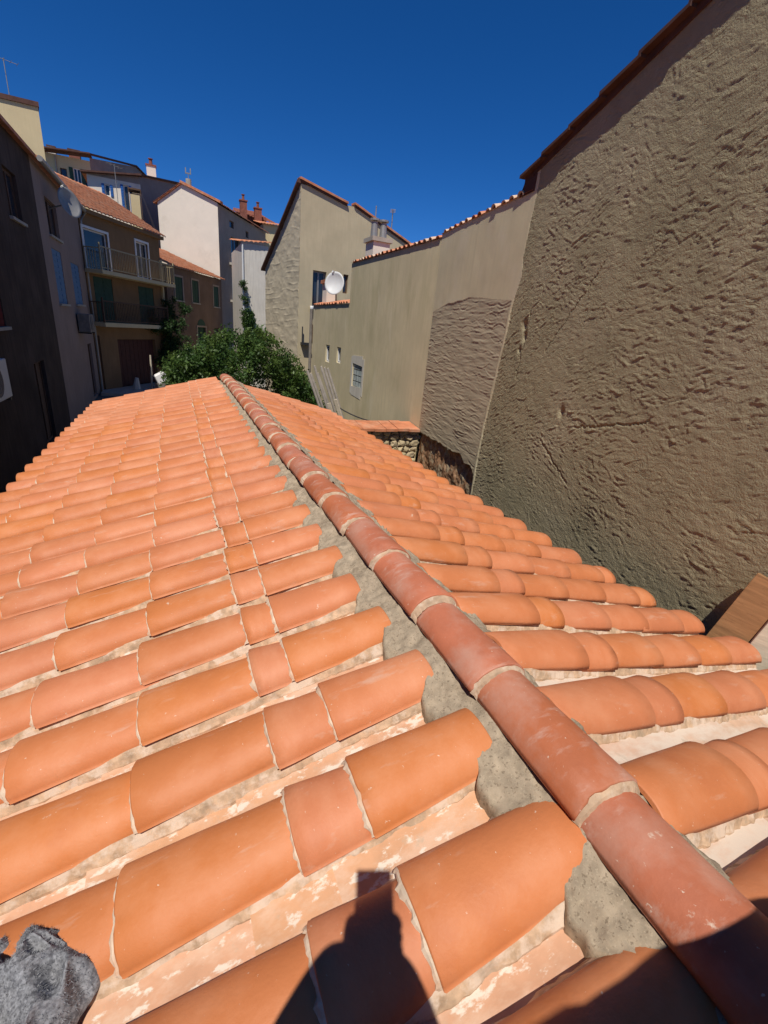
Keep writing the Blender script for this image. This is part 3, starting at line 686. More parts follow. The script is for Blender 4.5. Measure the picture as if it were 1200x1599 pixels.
# pinkish little chimney behind the dish
def chimney(name, label, c, sx, sy, z0, z1, m, cap='concrete', pots=0, potm='zinc'):
    t = thing(name, label, 'chimney', (c[0], c[1], z0)); q = MB(); q.box(c[0] - sx, c[0] + sx, c[1] - sy, c[1] + sy, z0, z1); q.build('stack', m, t)
    q = MB(); q.box(c[0] - sx - .05, c[0] + sx + .05, c[1] - sy - .05, c[1] + sy + .05, z1, z1 + .09); q.build('cap', cap, t)
    for k in range(pots):
        px_ = c[0] + (k - (pots - 1) / 2) * sx * 1.1; q = MB(); q.tube([(px_, c[1], z1 + .09), (px_, c[1], z1 + .42)], sx * .42, 10, r1=sx * .36); q.build('pot', potm, t)
        q = MB(); q.tube([(px_, c[1], z1 + .45), (px_, c[1], z1 + .49)], sx * .55, 10); q.build('cowl', potm, t)
    return t
chimney('small_chimney', 'small pinkish chimney half hidden by the round satellite dish', (4.12, 13.75, 0), .15, .2, 4.1, 4.68, 'white_render', 'roof_clay')
chimney('roof_chimney', 'white chimney with grey metal pots on the olive house roof', (4.62, 11.6, 0), .21, .25, 5.0, 5.52, 'white_render', 'concrete', 2)

# ================================================================== stone garden wall with clay coping
sw = thing('stone_garden_wall', 'low rubble stone wall with flat clay coping behind the tiled roof', 'wall', (3.2, 6.9, 0))
m = MB(); m.box(2.2, 3.78, 6.99, 7.25, 0, 2.0); m.build('wall_core', 'mortar', sw)
def stone_mesh(seed):
    bm = bmesh.new(); bmesh.ops.create_icosphere(bm, subdivisions=2, radius=1); r_ = random.Random(seed); ph = [r_.uniform(0, 6) for _ in range(6)]
    for v in bm.verts:
        c = v.co; k = .82 + .22 * math.sin(3 * c.x + ph[0]) * math.sin(2.5 * c.z + ph[1]) + .12 * math.sin(5 * c.y + ph[2] + 3 * c.x)
        v.co = Vector((math.copysign(abs(c.x) ** .7, c.x), math.copysign(abs(c.y) ** .7, c.y), math.copysign(abs(c.z) ** .7, c.z))) * k
    me = bpy.data.meshes.new('stone'); bm.to_mesh(me); bm.free(); me.materials.append(MATS['stone']); return me
sms = [stone_mesh(s) for s in range(7)]
z = 1.22; k = 0
while z < 2.0:
    hh = random.uniform(.07, .12); x = 2.35 + random.uniform(0, .1)
    while x < 3.74:
        ww = random.uniform(.09, .20); o = new_obj('stone', sms[k % 7], None, sw); k += 1
        o.matrix_basis = Matrix.Translation((x + ww / 2, 6.97 + random.uniform(-.012, .02), z + hh / 2)) @ Euler((0, random.uniform(-.25, .25), random.uniform(-.2, .2))).to_matrix().to_4x4() @ Matrix.Diagonal((ww * .56, .05, hh * .58, 1)); x += ww
    z += hh
for i in range(7):
    m = MB(); x0 = 2.30 + i * .212; tz = random.uniform(-.006, .006); m.hexa([(x0, 6.86, 2.0 + tz), (x0 + .205, 6.86, 2.0 + tz), (x0 + .205, 7.3, 2.045 + tz), (x0, 7.3, 2.045 + tz)], [(x0, 6.86, 2.045 + tz), (x0 + .205, 6.86, 2.045 + tz), (x0 + .205, 7.3, 2.10 + tz), (x0, 7.3, 2.10 + tz)])
    m.build('coping_tile', 'roof_clay', sw)
# grey pipes, white battens, cable behind it
for i in range(7):
    m = MB(); A_ = Vector((2.74 + i * .075, 8.9 + .02 * i, 1.6)); B_ = Vector((2.33 + i * .078, 9.05 + .03 * i, 2.72 + random.uniform(-.07, .08)))
    m.tube([A_ - (B_ - A_) * .6, A_, B_], .025, 10); t = m.build('grey_pipe', 'grey_pipe', None, True)
    for p in t.data.polygons: p.use_smooth = len(p.vertices) == 4
    e = MB(); dd = (B_ - A_).normalized(); e.tube([B_ - dd * .005, B_ + dd * .012], .020, 10); e.build('end_ring', 'pale_board', t)
    tag(t, ['grey pipe nearest the bush, first of the leaning row', 'second grey leaning pipe counted from the bush', 'third grey leaning pipe counted from the bush', 'middle pipe of the seven grey pipes leaning in a row', 'third grey leaning pipe counted from the white battens', 'second grey leaning pipe counted from the white battens', 'grey pipe nearest the white battens, last of the leaning row'][i], 'pipe', 'grey pipes leaning beside the olive wall')
leaning_board('white_batten', 'pale_board', 'shorter whitish wooden batten next to the leaning grey pipes', 'batten', (2.95, 8.55, 1.3), (2.66, 8.6, 2.17), (.8, -.6, 0), .03, .075)
leaning_board('white_batten', 'pale_board', 'longer whitish wooden batten leaning to the right of its twin', 'batten', (3.15, 8.55, 1.3), (2.79, 8.62, 2.24), (.8, -.6, 0), .03, .07)
m = MB(); m.tube([(2.95 + .85 * t, 8.9 - 1.4 * t, 2.05 - .5 * t * (1 - t) - .02 * t) for t in [i / 10 for i in range(11)]], .012, 6); tag(m.build('black_cable', 'iron'), 'dark cable sagging in front of the olive wall base', 'cable')

# ================================================================== grey-brown gable house in the middle
cC = Vector((4.0, 17.0)); frF = Frame(cC, 82); frL = Frame((3.49, 20.6), 172)
Lf, Ll = 6.6, 3.64
gh = thing('gable_house', 'grey-brown rendered house with a steep dark verge on its left side', 'house', (6, 19, 0))
m = MB()
ops = [(.50, 1.0, 4.2, 5.33)]
facade(m, frF, 1.62, 0, 5.4, ops, depth=.2)
m.poly([frF.p(0, 5.4), frF.p(1.62, 5.4), frF.p(1.62, 7.44), frF.p(0, 7.78)])
ops2 = [(1.62 - 1.62 + .0, .3, 4.8, 5.35)]
facade(m, frF, 4.3, 0, 5.4, [(1.66, 1.86, 4.75, 5.36)], u_start=1.62)
m.poly([frF.p(1.62, 5.4), frF.p(4.3, 5.4), frF.p(4.3, 6.68), frF.p(1.95, 7.46), frF.p(1.62, 7.44)])
m.poly([frF.p(4.3, 0), frF.p(4.3, 0, -4), frF.p(4.3, 6.68, -4), frF.p(4.3, 6.68)])
m.build('wall', 'house_render', gh)
uu = np.linspace(0, Ll, 150); zz_ = np.linspace(0, 7.76, 330); UU, Z2 = np.meshgrid(uu, zz_, indexing='ij')
wob = Z2 * 5.2 + 1.6 * (fbm(UU * .8, Z2 * .8, 61, 3) - .47)
crs = np.clip(np.abs((wob % 1.) - .5) * 2 - .72, 0, 1) / .28 * np.clip((fbm(UU * 1.5, Z2 * 4, 62, 3) - .40) * 6, 0, 1)
HH = .010 * crs + .03 * (fbm(UU * 3, Z2 * 5, 63, 4) - .47)
PP = np.zeros((150, 330, 3)); u_, n_ = np.array(frL.u), np.array(frL.n)
PP[:] = np.array(frL.o) + UU[..., None] * u_ + HH[..., None] * n_; PP[..., 2] = Z2
new_obj('side_wall', grid_mesh('side_wall', PP, 'house_render_coursed', None, Z2 < 5.62 + 2.15 * UU / Ll), None, gh)
window(frF, ops[0], gh, frame='zinc', pane='glass', sill=True, depth=.18)
window(frF, (1.66, 1.86, 4.75, 5.36), gh, frame='wood_frame', cross=False, sill=False)
def strip(A, B, n, th, up, name, mt, parent):
    A, B, n = Vector(A), Vector(B), Vector(n); q = MB(); u_ = Vector((0, 0, up))
    q.hexa([A - n * .2, A + n * th, B + n * th, B - n * .2], [A - n * .2 + u_, A + n * th + u_, B + n * th + u_, B - n * .2 + u_]); return q.build(name, mt, parent)
strip(frL.p(-.15, 5.42), frL.p(Ll + .02, 7.72), frL.n, .14, .07, 'side_verge', 'verge_clay', gh)
strip(frL.p(-.15, 5.495), frL.p(Ll + .02, 7.795), frL.n, .10, .05, 'side_verge_tiles', 'verge_clay', gh)
strip(frF.p(-.02, 7.76), frF.p(1.64, 7.42), frF.n, .06, .05, 'verge_band', 'verge_clay', gh)
strip(frF.p(-.05, 7.815), frF.p(1.66, 7.475), frF.n, .10, .06, 'verge_tiles', 'roof_clay', gh)
strip(frF.p(1.92, 7.46), frF.p(4.32, 6.66), frF.n, .05, .05, 'verge_band', 'verge_clay', gh)
strip(frF.p(1.92, 7.515), frF.p(4.35, 6.705), frF.n, .09, .06, 'verge_tiles', 'roof_clay', gh)
m = MB(); m.poly([frF.p(0, 7.78), frF.p(1.62, 7.44), frF.p(1.62, 5.2, -4), frF.p(0, 5.5, -4)]); m.poly([frF.p(1.62, 7.44), frF.p(4.3, 6.68), frF.p(4.3, 6.2, -4), frF.p(1.62, 6.4, -4)]); m.build('roof', 'roof_clay', gh)
# small wall fittings
q = MB(); frF.box(q, .52, .62, 3.05, 3.6, .0, .1); tag(q.build('wall_vent_box', 'wood_frame'), 'narrow dark vent box low on the gable house wall', 'vent')
q = MB(); q.tube([frF.p(.12, 2.95, .12), frF.p(.12, 3.5, .12)], .02, 6); frF.box(q, .1, .42, 2.9, 2.98, .0, .2); tag(q.build('wall_lamp_bracket', 'iron'), 'black iron bracket fixed low on the gable house corner', 'bracket')
q = MB(); q.tube([frF.p(.46, 4.02, .05), frF.p(.46, 4.12, .08), frF.p(.46, 4.2, .08)], .06, 10); tag(q.build('flood_light', 'white_plastic', None, True), 'small white wall light at the corner of the grey window', 'lamp')

# ================================================================== pale narrow building with drain pipe
pb = thing('pale_narrow_house', 'pale narrow house front with drain pipe and red tile eave', 'house', (4.2, 30, 0))
m = MB(); m.box(3.54, 4.9, 28.0, 33.0, 0, 7.28); m.build('wall', 'pale_render', pb)
tile_roof((3.40, 27.82, 7.30), (5.05, 27.82, 7.45), (5.05, 33, 8.1), (3.40, 33, 8.0), 'roof', 'roof_clay', pb)
m = MB(); m.tube([(3.56, 27.93, .1), (3.56, 27.93, 7.2)], .045); m.build('drain_pipe', 'white_plastic', pb)
m = MB(); m.tube([(3.6, 27.96, 2.9), (4.3, 27.95, 2.86), (4.9, 27.96, 2.84)], .018, 5); m.build('wall_cable', 'iron', pb)

# ================================================================== white gabled house
wh = thing('white_gable_house', 'big white gabled house with red tiled verge in the sun', 'house', (1.2, 38, 0))
frWg = Frame((-.42, 36.08), 120); Lg = 3.87
frWr = Frame((2.93, 34.08), 30)
m = MB(); m.poly([frWg.p(0, 0), frWg.p(Lg, 0), frWg.p(Lg, 9.99), frWg.p(1.68, 10.84), frWg.p(0, 9.81)]); m.build('gable_wall', 'white_render', wh)
opw = [(1.6, 2.3, 9.05, 9.45), (4.2, 4.75, 8.95, 9.35), (1.75, 3.4, 7.0, 8.55), (1.75, 3.4, 4.75, 6.1)]
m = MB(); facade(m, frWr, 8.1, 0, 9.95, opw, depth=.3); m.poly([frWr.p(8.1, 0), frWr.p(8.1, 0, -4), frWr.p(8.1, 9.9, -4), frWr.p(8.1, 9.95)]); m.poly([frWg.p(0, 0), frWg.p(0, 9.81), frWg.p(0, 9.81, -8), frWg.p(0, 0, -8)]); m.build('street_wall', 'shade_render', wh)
for o_ in opw[:2]: window(frWr, o_, wh, cross=False, sill=False, frame='wood_frame')
for o_ in opw[2:]:
    window(frWr, o_, wh, frame='wood_frame', sill=False, depth=.25)
    q = MB(); frWr.box(q, 1.4, 3.9, o_[2] - .14, o_[2], 0, .8); q.build('balcony_slab', 'concrete', wh)
    q = MB()
    for k in range(22): frWr.box(q, 1.42 + k * .115, 1.435 + k * .115, o_[2], o_[2] + .9, .76, .775)
    frWr.box(q, 1.4, 3.9, o_[2] + .9, o_[2] + .94, .75, .79); q.build('balcony_rail', 'iron', wh)
tile_roof(frWg.p(Lg + .22, 9.95, .15), frWr.p(8.3, 9.95, .22), frWr.p(8.3, 10.88, -2.2), frWg.p(1.68, 10.90, .15), 'roof', 'roof_clay', wh)
tile_roof(frWg.p(-.2, 9.75, .15), frWg.p(-.2, 9.75, -8), frWg.p(1.68, 10.90, -8), frWg.p(1.68, 10.90, .15), 'roof', 'roof_clay', wh)
strip(frWg.p(1.62, 10.86), frWg.p(Lg + .25, 9.97), frWg.n, .16, .14, 'verge_tiles', 'roof_clay', wh)
strip(frWg.p(-.2, 9.70), frWg.p(1.70, 10.87), frWg.n, .12, .08, 'verge_tiles', 'roof_clay', wh)
# long ridge aerial with bracket
def aerial(name, label, base, h, arms=4, w=.5, yaw=0., m='zinc', fork=False):
    b = Vector(base); t = thing(name, label, 'aerial', b); q = MB(); q.tube([b, b + Vector((0, 0, h))], .02, 6); q.build('mast', m, t)
    d = Vector((math.cos(yaw), math.sin(yaw), 0)); e = Vector((-d.y, d.x, 0)); q = MB(); top = b + Vector((0, 0, h - .05))
    if fork:
        q.obox(top, d * .14, e * .02, (0, 0, .03)); q.obox(top + d * .14 + Vector((0, 0, .12)), d * .03, e * .03, (0, 0, .16)); q.obox(top - d * .14 + Vector((0, 0, .12)), d * .03, e * .03, (0, 0, .16))
    else:
        q.tube([top - d * w, top + d * w], .012, 5)
        for k in range(arms):
            c = top + d * w * (-1 + 2 * k / max(1, arms - 1)); q.tube([c - e * w * .45, c + e * w * .45], .008, 4)
    q.build('elements', m, t); return t

# ================================================================== low terrace house between
lh = thing('low_brown_house', 'low shaded brown house with red tile roof below the white gable', 'house', (.5, 32, 0))
frB = Frame((-.2, 28.3), 30); LB = 6.3
opl = [(.78, 1.55, 4.2, 5.34), (2.56, 3.3, 4.2, 5.36), (5.16, 5.85, 4.15, 5.3), (2.94, 3.95, 1.2, 2.9), (5.1, 5.8, 1.5, 2.9)]
m = MB(); facade(m, frB, LB, 0, 5.78, opl, depth=.2); m.poly([frB.p(0, 0), frB.p(0, 5.78), frB.p(0, 7.2, -4), frB.p(0, 0, -4)]); m.poly([frB.p(LB, 0), frB.p(LB, 0, -.5), frB.p(LB, 5.9, -.5), frB.p(LB, 5.78)]); m.build('wall', 'brown_render', lh)
for o_ in opl[:3]: window(frB, o_, lh, shutter='green_shutter', closed=True, surround='shade_render', frame='wood_frame')
window(frB, opl[3], lh, name='arched_door', frame='green_shutter', pane='green_shutter', sill=False, surround='shade_render', cross=True)
q = MB(); uc = 3.445
arc = [frB.p(uc + .505 * math.cos(R(180 - 18 * i)), 2.9 + .45 * math.sin(R(180 - 18 * i)), -.02) for i in range(11)]
q.hexa(arc, [p + frB.n * .03 for p in arc]); q.build('arch_head', 'green_shutter', lh)
window(frB, opl[4], lh, frame='wood_frame', sill=True)
tile_roof(frB.p(-.1, 5.78, .25), frB.p(LB + .1, 5.78, .25), frB.p(LB + .1, 7.15, -3.75), frB.p(-.1, 7.15, -3.75), 'roof', 'roof_clay', lh)

# ================================================================== balcony house
bh = thing('balcony_house', 'shaded ochre house with cream balcony railing and orange tile roof', 'house', (-3, 26, 0))
frH = Frame((-3.06, 23.4), 30); LH = 5.3
oph = [(.10, 1.5, 4.86, 6.3), (3.42, 4.32, 4.92, 6.42), (.35, 1.5, 2.92, 4.62), (3.3, 4.5, 2.92, 4.55), (1.42, 4.3, .12, 2.2), (.02, .30, .12, 2.35)]
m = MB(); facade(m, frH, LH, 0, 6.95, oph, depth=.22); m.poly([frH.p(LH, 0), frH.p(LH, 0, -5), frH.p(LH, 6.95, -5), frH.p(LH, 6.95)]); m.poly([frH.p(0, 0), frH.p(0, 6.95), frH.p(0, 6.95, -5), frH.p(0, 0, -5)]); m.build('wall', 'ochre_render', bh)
window(frH, oph[0], bh, surround='white_paint', sill=False, cross=False); window(frH, oph[1], bh, surround='white_paint', sill=False)
window(frH, oph[2], bh, shutter='green_shutter', closed=True, sill=False, frame='wood_frame'); window(frH, oph[3], bh, shutter='green_shutter', closed=True, sill=False, frame='wood_frame')
gd = MB(); frH.box(gd, 1.42, 4.3, .12, 2.2, -.2, -.15); gdo = gd.build('garage_door', 'garage_red', bh)
for k in range(9):
    q = MB(); frH.box(q, 1.46 + k * .315, 1.46 + k * .315 + .295, .14, 2.17, -.15, -.13); q.build('panel', 'garage_red', gdo)
q = MB(); frH.box(q, .02, .30, .12, 2.35, -.15, -.1); q.build('door', 'orange_wood', bh)
for zb, z1, u0, u1, dp, nm in ((4.72, 4.86, -.05, LH - .05, .75, 'iron'), (2.74, 2.90, -.05, LH - .6, .6, 'iron')):
    q = MB(); frH.box(q, u0, u1, zb, z1, .002, dp); q.build('balcony_slab', 'cream_paint', bh)
    rl = MB(); frH.box(rl, u0, u1, z1 + .80, z1 + .845, dp - .06, dp - .02); frH.box(rl, u0, u1, z1 + .07, z1 + .1, dp - .055, dp - .025)
    rail = rl.build('balcony_rail', 'cream_iron' if zb > 4 else 'wood_frame', bh)
    n = int((u1 - u0) / .11)
    q = MB()
    for k in range(n):
        u = u0 + .03 + k * .11; f_ = .010 if k % 2 else .016
        frH.box(q, u, u + f_, z1 + .1, z1 + .80, dp - .05, dp - .03)
    b_ = q.build('balusters', 'cream_iron' if zb > 4 else 'wood_frame', rail)
    for ue in (u0 + .01, u1 - .05):
        q = MB(); frH.box(q, ue, ue + .05, z1, z1 + .95, dp - .07, dp - .02); q.build('post', 'cream_iron' if zb > 4 else 'wood_frame', rail)
    for ue in (u0 + .02, u1 - .02):
        q = MB(); frH.box(q, ue - .012, ue + .012, z1 + .74, z1 + .78, .01, dp - .08)
        for k in range(5): frH.box(q, ue - .01, ue + .01, z1 + .002, z1 + .74, .06 + k * .11, .075 + k * .11)
        q.build('end_rail', 'cream_iron' if zb > 4 else 'wood_frame', rail)
q = MB(); frH.box(q, LH - .12, LH, 3.9, 5.9, .002, .10); q.build('corner_pilaster', 'cream_paint', bh)
tile_roof(frH.p(-.9, 6.95, .30), frH.p(LH + .15, 6.95, .30), frH.p(LH + .15, 8.55, -2.7), frH.p(-.9, 8.55, -2.7), 'roof', 'roof_clay', bh)
m = MB(); frH.box(m, -.05, LH + .1, 6.80, 6.94, .0, .22); m.build('cornice', 'ochre_render', bh)

# ================================================================== left side: dark house and pink house, parallel to the ridge
FX = -3.1
da = thing('dark_house', 'dark weathered house wall deep in shade at the left edge', 'house', (-5, 7, 0))
frA = Frame((FX, -2), 0)
opa = [(15.9, 16.9, 5.15, 6.1), (12.9, 14.1, 2.95, 3.95), (12.0, 13.0, 4.7, 6.0), (15.6, 16.6, .1, 2.1)]
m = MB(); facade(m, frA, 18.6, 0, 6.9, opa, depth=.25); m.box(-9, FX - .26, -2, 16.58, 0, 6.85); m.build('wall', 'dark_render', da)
window(frA, opa[0], da, frame='wood_frame'); window(frA, opa[2], da, frame='wood_frame')
window(frA, opa[1], da, frame='wood_frame', shutter='red_cloth', closed=True)
window(frA, opa[3], da, frame='wood_frame', pane='wood_frame', name='door', sill=False)
m = MB(); m.hexa([(FX + .16, -2, 6.86), (FX + .16, 16.58, 6.86), (-9, 16.58, 8.4), (-9, -2, 8.4)], [(FX + .16, -2, 6.94), (FX + .16, 16.58, 6.94), (-9, 16.58, 8.48), (-9, -2, 8.48)]); m.build('roof', 'roof_clay', da)
pk = thing('pink_house', 'shaded pinkish plaster house with two pale blue shutters', 'house', (-5, 20, 0))
frP = Frame((FX, 16.6), 0)
opp = [(1.15, 2.65, 5.3, 6.25), (1.05, 2.35, 3.47, 4.95), (3.85, 5.4, 3.5, 4.82), (5.0, 5.9, .1, 2.1)]
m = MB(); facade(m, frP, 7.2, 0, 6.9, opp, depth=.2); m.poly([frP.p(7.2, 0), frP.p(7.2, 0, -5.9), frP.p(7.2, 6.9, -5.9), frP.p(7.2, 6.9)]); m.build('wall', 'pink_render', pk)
window(frP, opp[0], pk, frame='wood_frame')
for o_ in opp[1:3]: window(frP, o_, pk, frame='white_paint', shutter='blue_shutter', closed=True)
window(frP, opp[3], pk, frame='wood_frame', pane='wood_frame', name='door', sill=False)
m = MB(); m.hexa([(FX + .22, 16.6, 6.86), (FX + .22, 23.85, 6.86), (-9, 23.85, 8.4), (-9, 16.6, 8.4)], [(FX + .22, 16.6, 6.93), (FX + .22, 23.85, 6.93), (-9, 23.85, 8.48), (-9, 16.6, 8.48)]); m.build('roof', 'roof_clay', pk)
m = MB(); m.tube([(FX + .25, 16.5, 6.86), (FX + .25, 23.9, 6.86)], .07, 8); m.build('gutter', 'zinc', pk)
m = MB(); m.tube([(FX + .07, 23.5, .1), (FX + .07, 23.5, 6.5), (FX + .24, 23.6, 6.82)], .05, 8); m.build('drain_pipe', 'zinc', pk)
dish('satellite_dish', 'large grey satellite dish in shade high on the pink house', (FX + .5, 18.0, 6.18), (.75, -.6, .25), .36, m='zinc', pole=(FX, 18.2, 6.0))
def ac_unit(label, y0, y1, z0, z1, d, m, gr=None):
    t = thing('air_conditioner', label, 'air conditioner', (FX + d / 2, (y0 + y1) / 2, z0), gr)
    q = MB(); q.box(FX + .04, FX + d, y0, y1, z0, z1); b = q.build('casing', m, t); bv = b.modifiers.new('bevel', 'BEVEL'); bv.width = .015; bv.segments = 2
    q = MB(); c = Vector((FX + d + .004, y0 + (y1 - y0) * .4, (z0 + z1) / 2)); r = (z1 - z0) * .38
    for rr in (1, .75, .5, .25):
        q.tube([c + Vector((0, math.cos(a), math.sin(a))) * r * rr for a in [2 * math.pi * i / 20 for i in range(21)]], .008, 5)
    q.build('fan_grille', 'iron', t)
    q = MB(); c2 = c; q.tube([c2 - Vector((.001, 0, 0)), c2 + Vector((.004, 0, 0))], r, 20); q.build('fan_opening', 'grey_pipe', t)
    for yy in (y0 + .12, y1 - .12):
        q = MB(); q.box(FX, FX + d, yy - .02, yy + .02, z0 - .05, z0 - .005); q.build('bracket', 'iron', t)
ac_unit('white air conditioner unit on the dark house wall at the left edge', 9.25, 10.3, 1.85, 2.5, .36, 'dish_grey')
ac_unit('dark air conditioner unit below the right blue shutter', 20.0, 21.0, 2.6, 3.2, .4, 'grey_pipe')

# ================================================================== houses up the hill
tw = thing('cream_tower_house', 'tall cream house with flat red-trimmed top above the dark house', 'house', (-6, 33, 0))
m = MB(); m.hexa([(-7.6, 30, 0), (-4.95, 30, 0), (-6.3, 36, 0), (-9, 36, 0)], [(-7.6, 30, 11.55), (-4.95, 30, 11.55), (-6.3, 36, 11.55), (-9, 36, 11.55)]); m.build('wall', 'cream_paint', tw)
m = MB(); m.hexa([(-7.7, 29.92, 11.55), (-4.89, 29.92, 11.55), (-6.2, 36, 11.55), (-9, 36, 11.55)], [(-7.7, 29.92, 11.73), (-4.89, 29.92, 11.73), (-6.2, 36, 11.73), (-9, 36, 11.73)]); m.build('roof_edge', 'verge_clay', tw)
aerial('roof_aerial', 'tall thin television aerial on the cream tower house', (-6.15, 31, 11.73), 1.6, 5, .5, .4)
ch = thing('cream_shutter_house', 'far cream house with green shutters and wide eaves', 'house', (-5, 48, 0))
frC = Frame((-8.4, 45), 90); frC2 = Frame((-4.75, 45), 32)
opc = [(1.75, 2.15, 11.75, 12.35), (2.55, 3.0, 11.3, 12.5), (3.2, 3.42, 11.5, 12.2)]
m = MB(); facade(m, frC, 3.65, 0, 13.1, opc); m.build('wall', 'cream_paint', ch)
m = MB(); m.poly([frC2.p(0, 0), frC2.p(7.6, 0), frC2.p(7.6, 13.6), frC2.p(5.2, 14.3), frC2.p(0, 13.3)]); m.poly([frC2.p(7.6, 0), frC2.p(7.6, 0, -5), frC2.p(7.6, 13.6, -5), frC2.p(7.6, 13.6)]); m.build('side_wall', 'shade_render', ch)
window(frC, opc[0], ch, frame='wood_frame', cross=False, sill=False); window(frC, opc[1], ch, shutter='green_shutter', closed=False, sill=False); window(frC, opc[2], ch, frame='wood_frame', cross=False, sill=False)
strip(frC.p(-.2, 13.05), frC.p(3.8, 13.35), frC.n, .9, .08, 'eave', 'verge_clay', ch)
strip(frC2.p(-.4, 13.42), frC2.p(5.2, 14.32), frC2.n, .12, .1, 'verge', 'verge_clay', ch)
strip(frC2.p(5.2, 14.32), frC2.p(7.7, 13.6), frC2.n, .12, .1, 'verge', 'verge_clay', ch)
m = MB(); m.tube([frC.p(1.55, 11, .06), frC.p(1.55, 13.0, .06)], .05, 6); m.build('drain_pipe', 'concrete', ch)
fh = thing('far_pink_house', 'small far house top with reddish roof behind the cream one', 'house', (-7.5, 56, 0))
m = MB(); m.hexa([(-10.8, 55, 0), (-7.6, 55, 0), (-7.6, 60, 0), (-10.8, 60, 0)], [(-10.8, 55, 15.3), (-7.6, 55, 14.6), (-7.6, 60, 14.6), (-10.8, 60, 15.3)]); m.build('wall', 'white_render', fh)
tile_roof((-7.4, 54.8, 14.62), (-7.4, 60.2, 14.62), (-11, 60.2, 15.6), (-11, 54.8, 15.6), 'roof', 'roof_clay', fh)
chimney('far_chimney', 'stubby reddish chimney on the cream house with green shutters', (-5.9, 47.2, 0), .35, .3, 13.2, 13.95, 'brick_red', 'verge_clay')
chimney('far_chimney', 'white chimney on the small far reddish roof at the upper left', (-8.6, 55.5, 0), .28, .28, 15.0, 15.75, 'white_render', 'verge_clay')
bs = thing('blue_shutter_house', 'white house with bright blue shutters above the balcony house roof', 'house', (-2.5, 43, 0))
frS = Frame((-4.5, 40), 90); frS2 = Frame((-1.43, 40), 35)
ops_ = [(.95, 1.25, 10.3, 10.95), (2.05, 2.35, 9.6, 11.1)]
m = MB(); facade(m, frS, 3.07, 0, 11.3, ops_); m.build('wall', 'white_render', bs)
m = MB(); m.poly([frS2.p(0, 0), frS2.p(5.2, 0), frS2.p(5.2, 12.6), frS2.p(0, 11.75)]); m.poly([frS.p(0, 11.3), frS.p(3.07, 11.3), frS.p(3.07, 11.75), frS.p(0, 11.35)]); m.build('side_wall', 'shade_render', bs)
for o_ in ops_: window(frS, o_, bs, shutter='bright_blue', closed=False, sill=False, cross=False)
strip(frS.p(-.3, 11.32), frS.p(3.2, 11.76), frS.n, .35, .09, 'eave', 'verge_clay', bs)
strip(frS2.p(-.2, 11.78), frS2.p(5.3, 12.68), frS2.n, .15, .09, 'verge', 'verge_clay', bs)
m = MB(); m.poly([frS.p(-.3, 11.40), frS.p(3.2, 11.84), frS2.p(5.3, 12.74), frS.p(-.3, 11.2, -4)]); m.build('roof', 'roof_clay', bs)
q = MB(); frS.box(q, 2.45, 3.0, 8.2, 10.5, .05, .9); q.build('stair_block', 'cream_paint', bs)
q = MB(); frS.box(q, 2.35, 3.1, 10.75, 10.85, .05, 1.0); frS.box(q, 2.35, 2.39, 8.2, 10.75, .96, 1.0); frS.box(q, 3.06, 3.1, 8.2, 10.75, .96, 1.0); q.build('pergola', 'wood_frame', bs)
chimney('far_chimney', 'white chimney with red top between the cream and white gabled houses', (-.75, 43.2, 0), .3, .28, 12.3, 13.15, 'white_render', 'brick_red', 1, 'brick_red')
aerial('roof_aerial', 'thin branched aerial beside the blue shutters', (-2.75, 38.5, 9.2), 2.6, 4, .45, .9)
aerial('roof_mast', 'forked grey chimney cowl mast on the white gabled house ridge', (1.45, 36.6, 10.8), 1.0, fork=True)
m = MB(); m.tube([(1.45, 36.62, 10.7), (1.45, 36.62, 11.45)], .17, 10); tag(m.build('flue_pipe', 'concrete', None, False), 'grey cylindrical flue behind the white gable peak', 'flue')
# red brick group behind the white house
rb = thing('brick_house', 'red brick and tile house top behind the white gabled house', 'house', (7, 47, 0))
m = MB(); m.box(5.2, 7.7, 45, 50, 0, 11.7); m.build('wall', 'brick_red', rb)
tile_roof((5.0, 44.8, 11.7), (8.6, 44.8, 11.3), (7.4, 48, 12.5), (5.4, 48, 12.5), 'roof', 'brick_red', rb)
chimney('brick_chimney', 'taller red brick chimney behind the white gabled house', (5.75, 44.2, 0), .26, .25, 11.0, 12.35, 'brick_red', 'brick_red', 1, 'brick_red')
chimney('brick_chimney', 'shorter red brick chimney to the right of the taller one', (6.95, 44.6, 0), .28, .25, 11.2, 12.1, 'brick_red', 'brick_red', 1, 'brick_red')
ch2 = thing('cream_far_house', 'small cream far house with red eave between the white and gable houses', 'house', (8, 42, 0))
m = MB(); m.box(6.9, 10, 41.6, 46, 0, 10.7); m.build('wall', 'cream_paint', ch2)
tile_roof((6.6, 41.3, 10.6), (10.2, 41.3, 10.75), (10.2, 45, 11.4), (6.6, 45, 11.3), 'roof', 'roof_clay', ch2)
aerial('roof_aerial', 'branched television aerial on the right verge of the gable house', (7.75, 18.2, 6.7), 1.15, 4, .22, 1.2)
aerial('roof_aerial', 'short plain aerial left of the branched one on the gable house', (7.0, 18.0, 6.9), .9, 1, .02, 1.2)

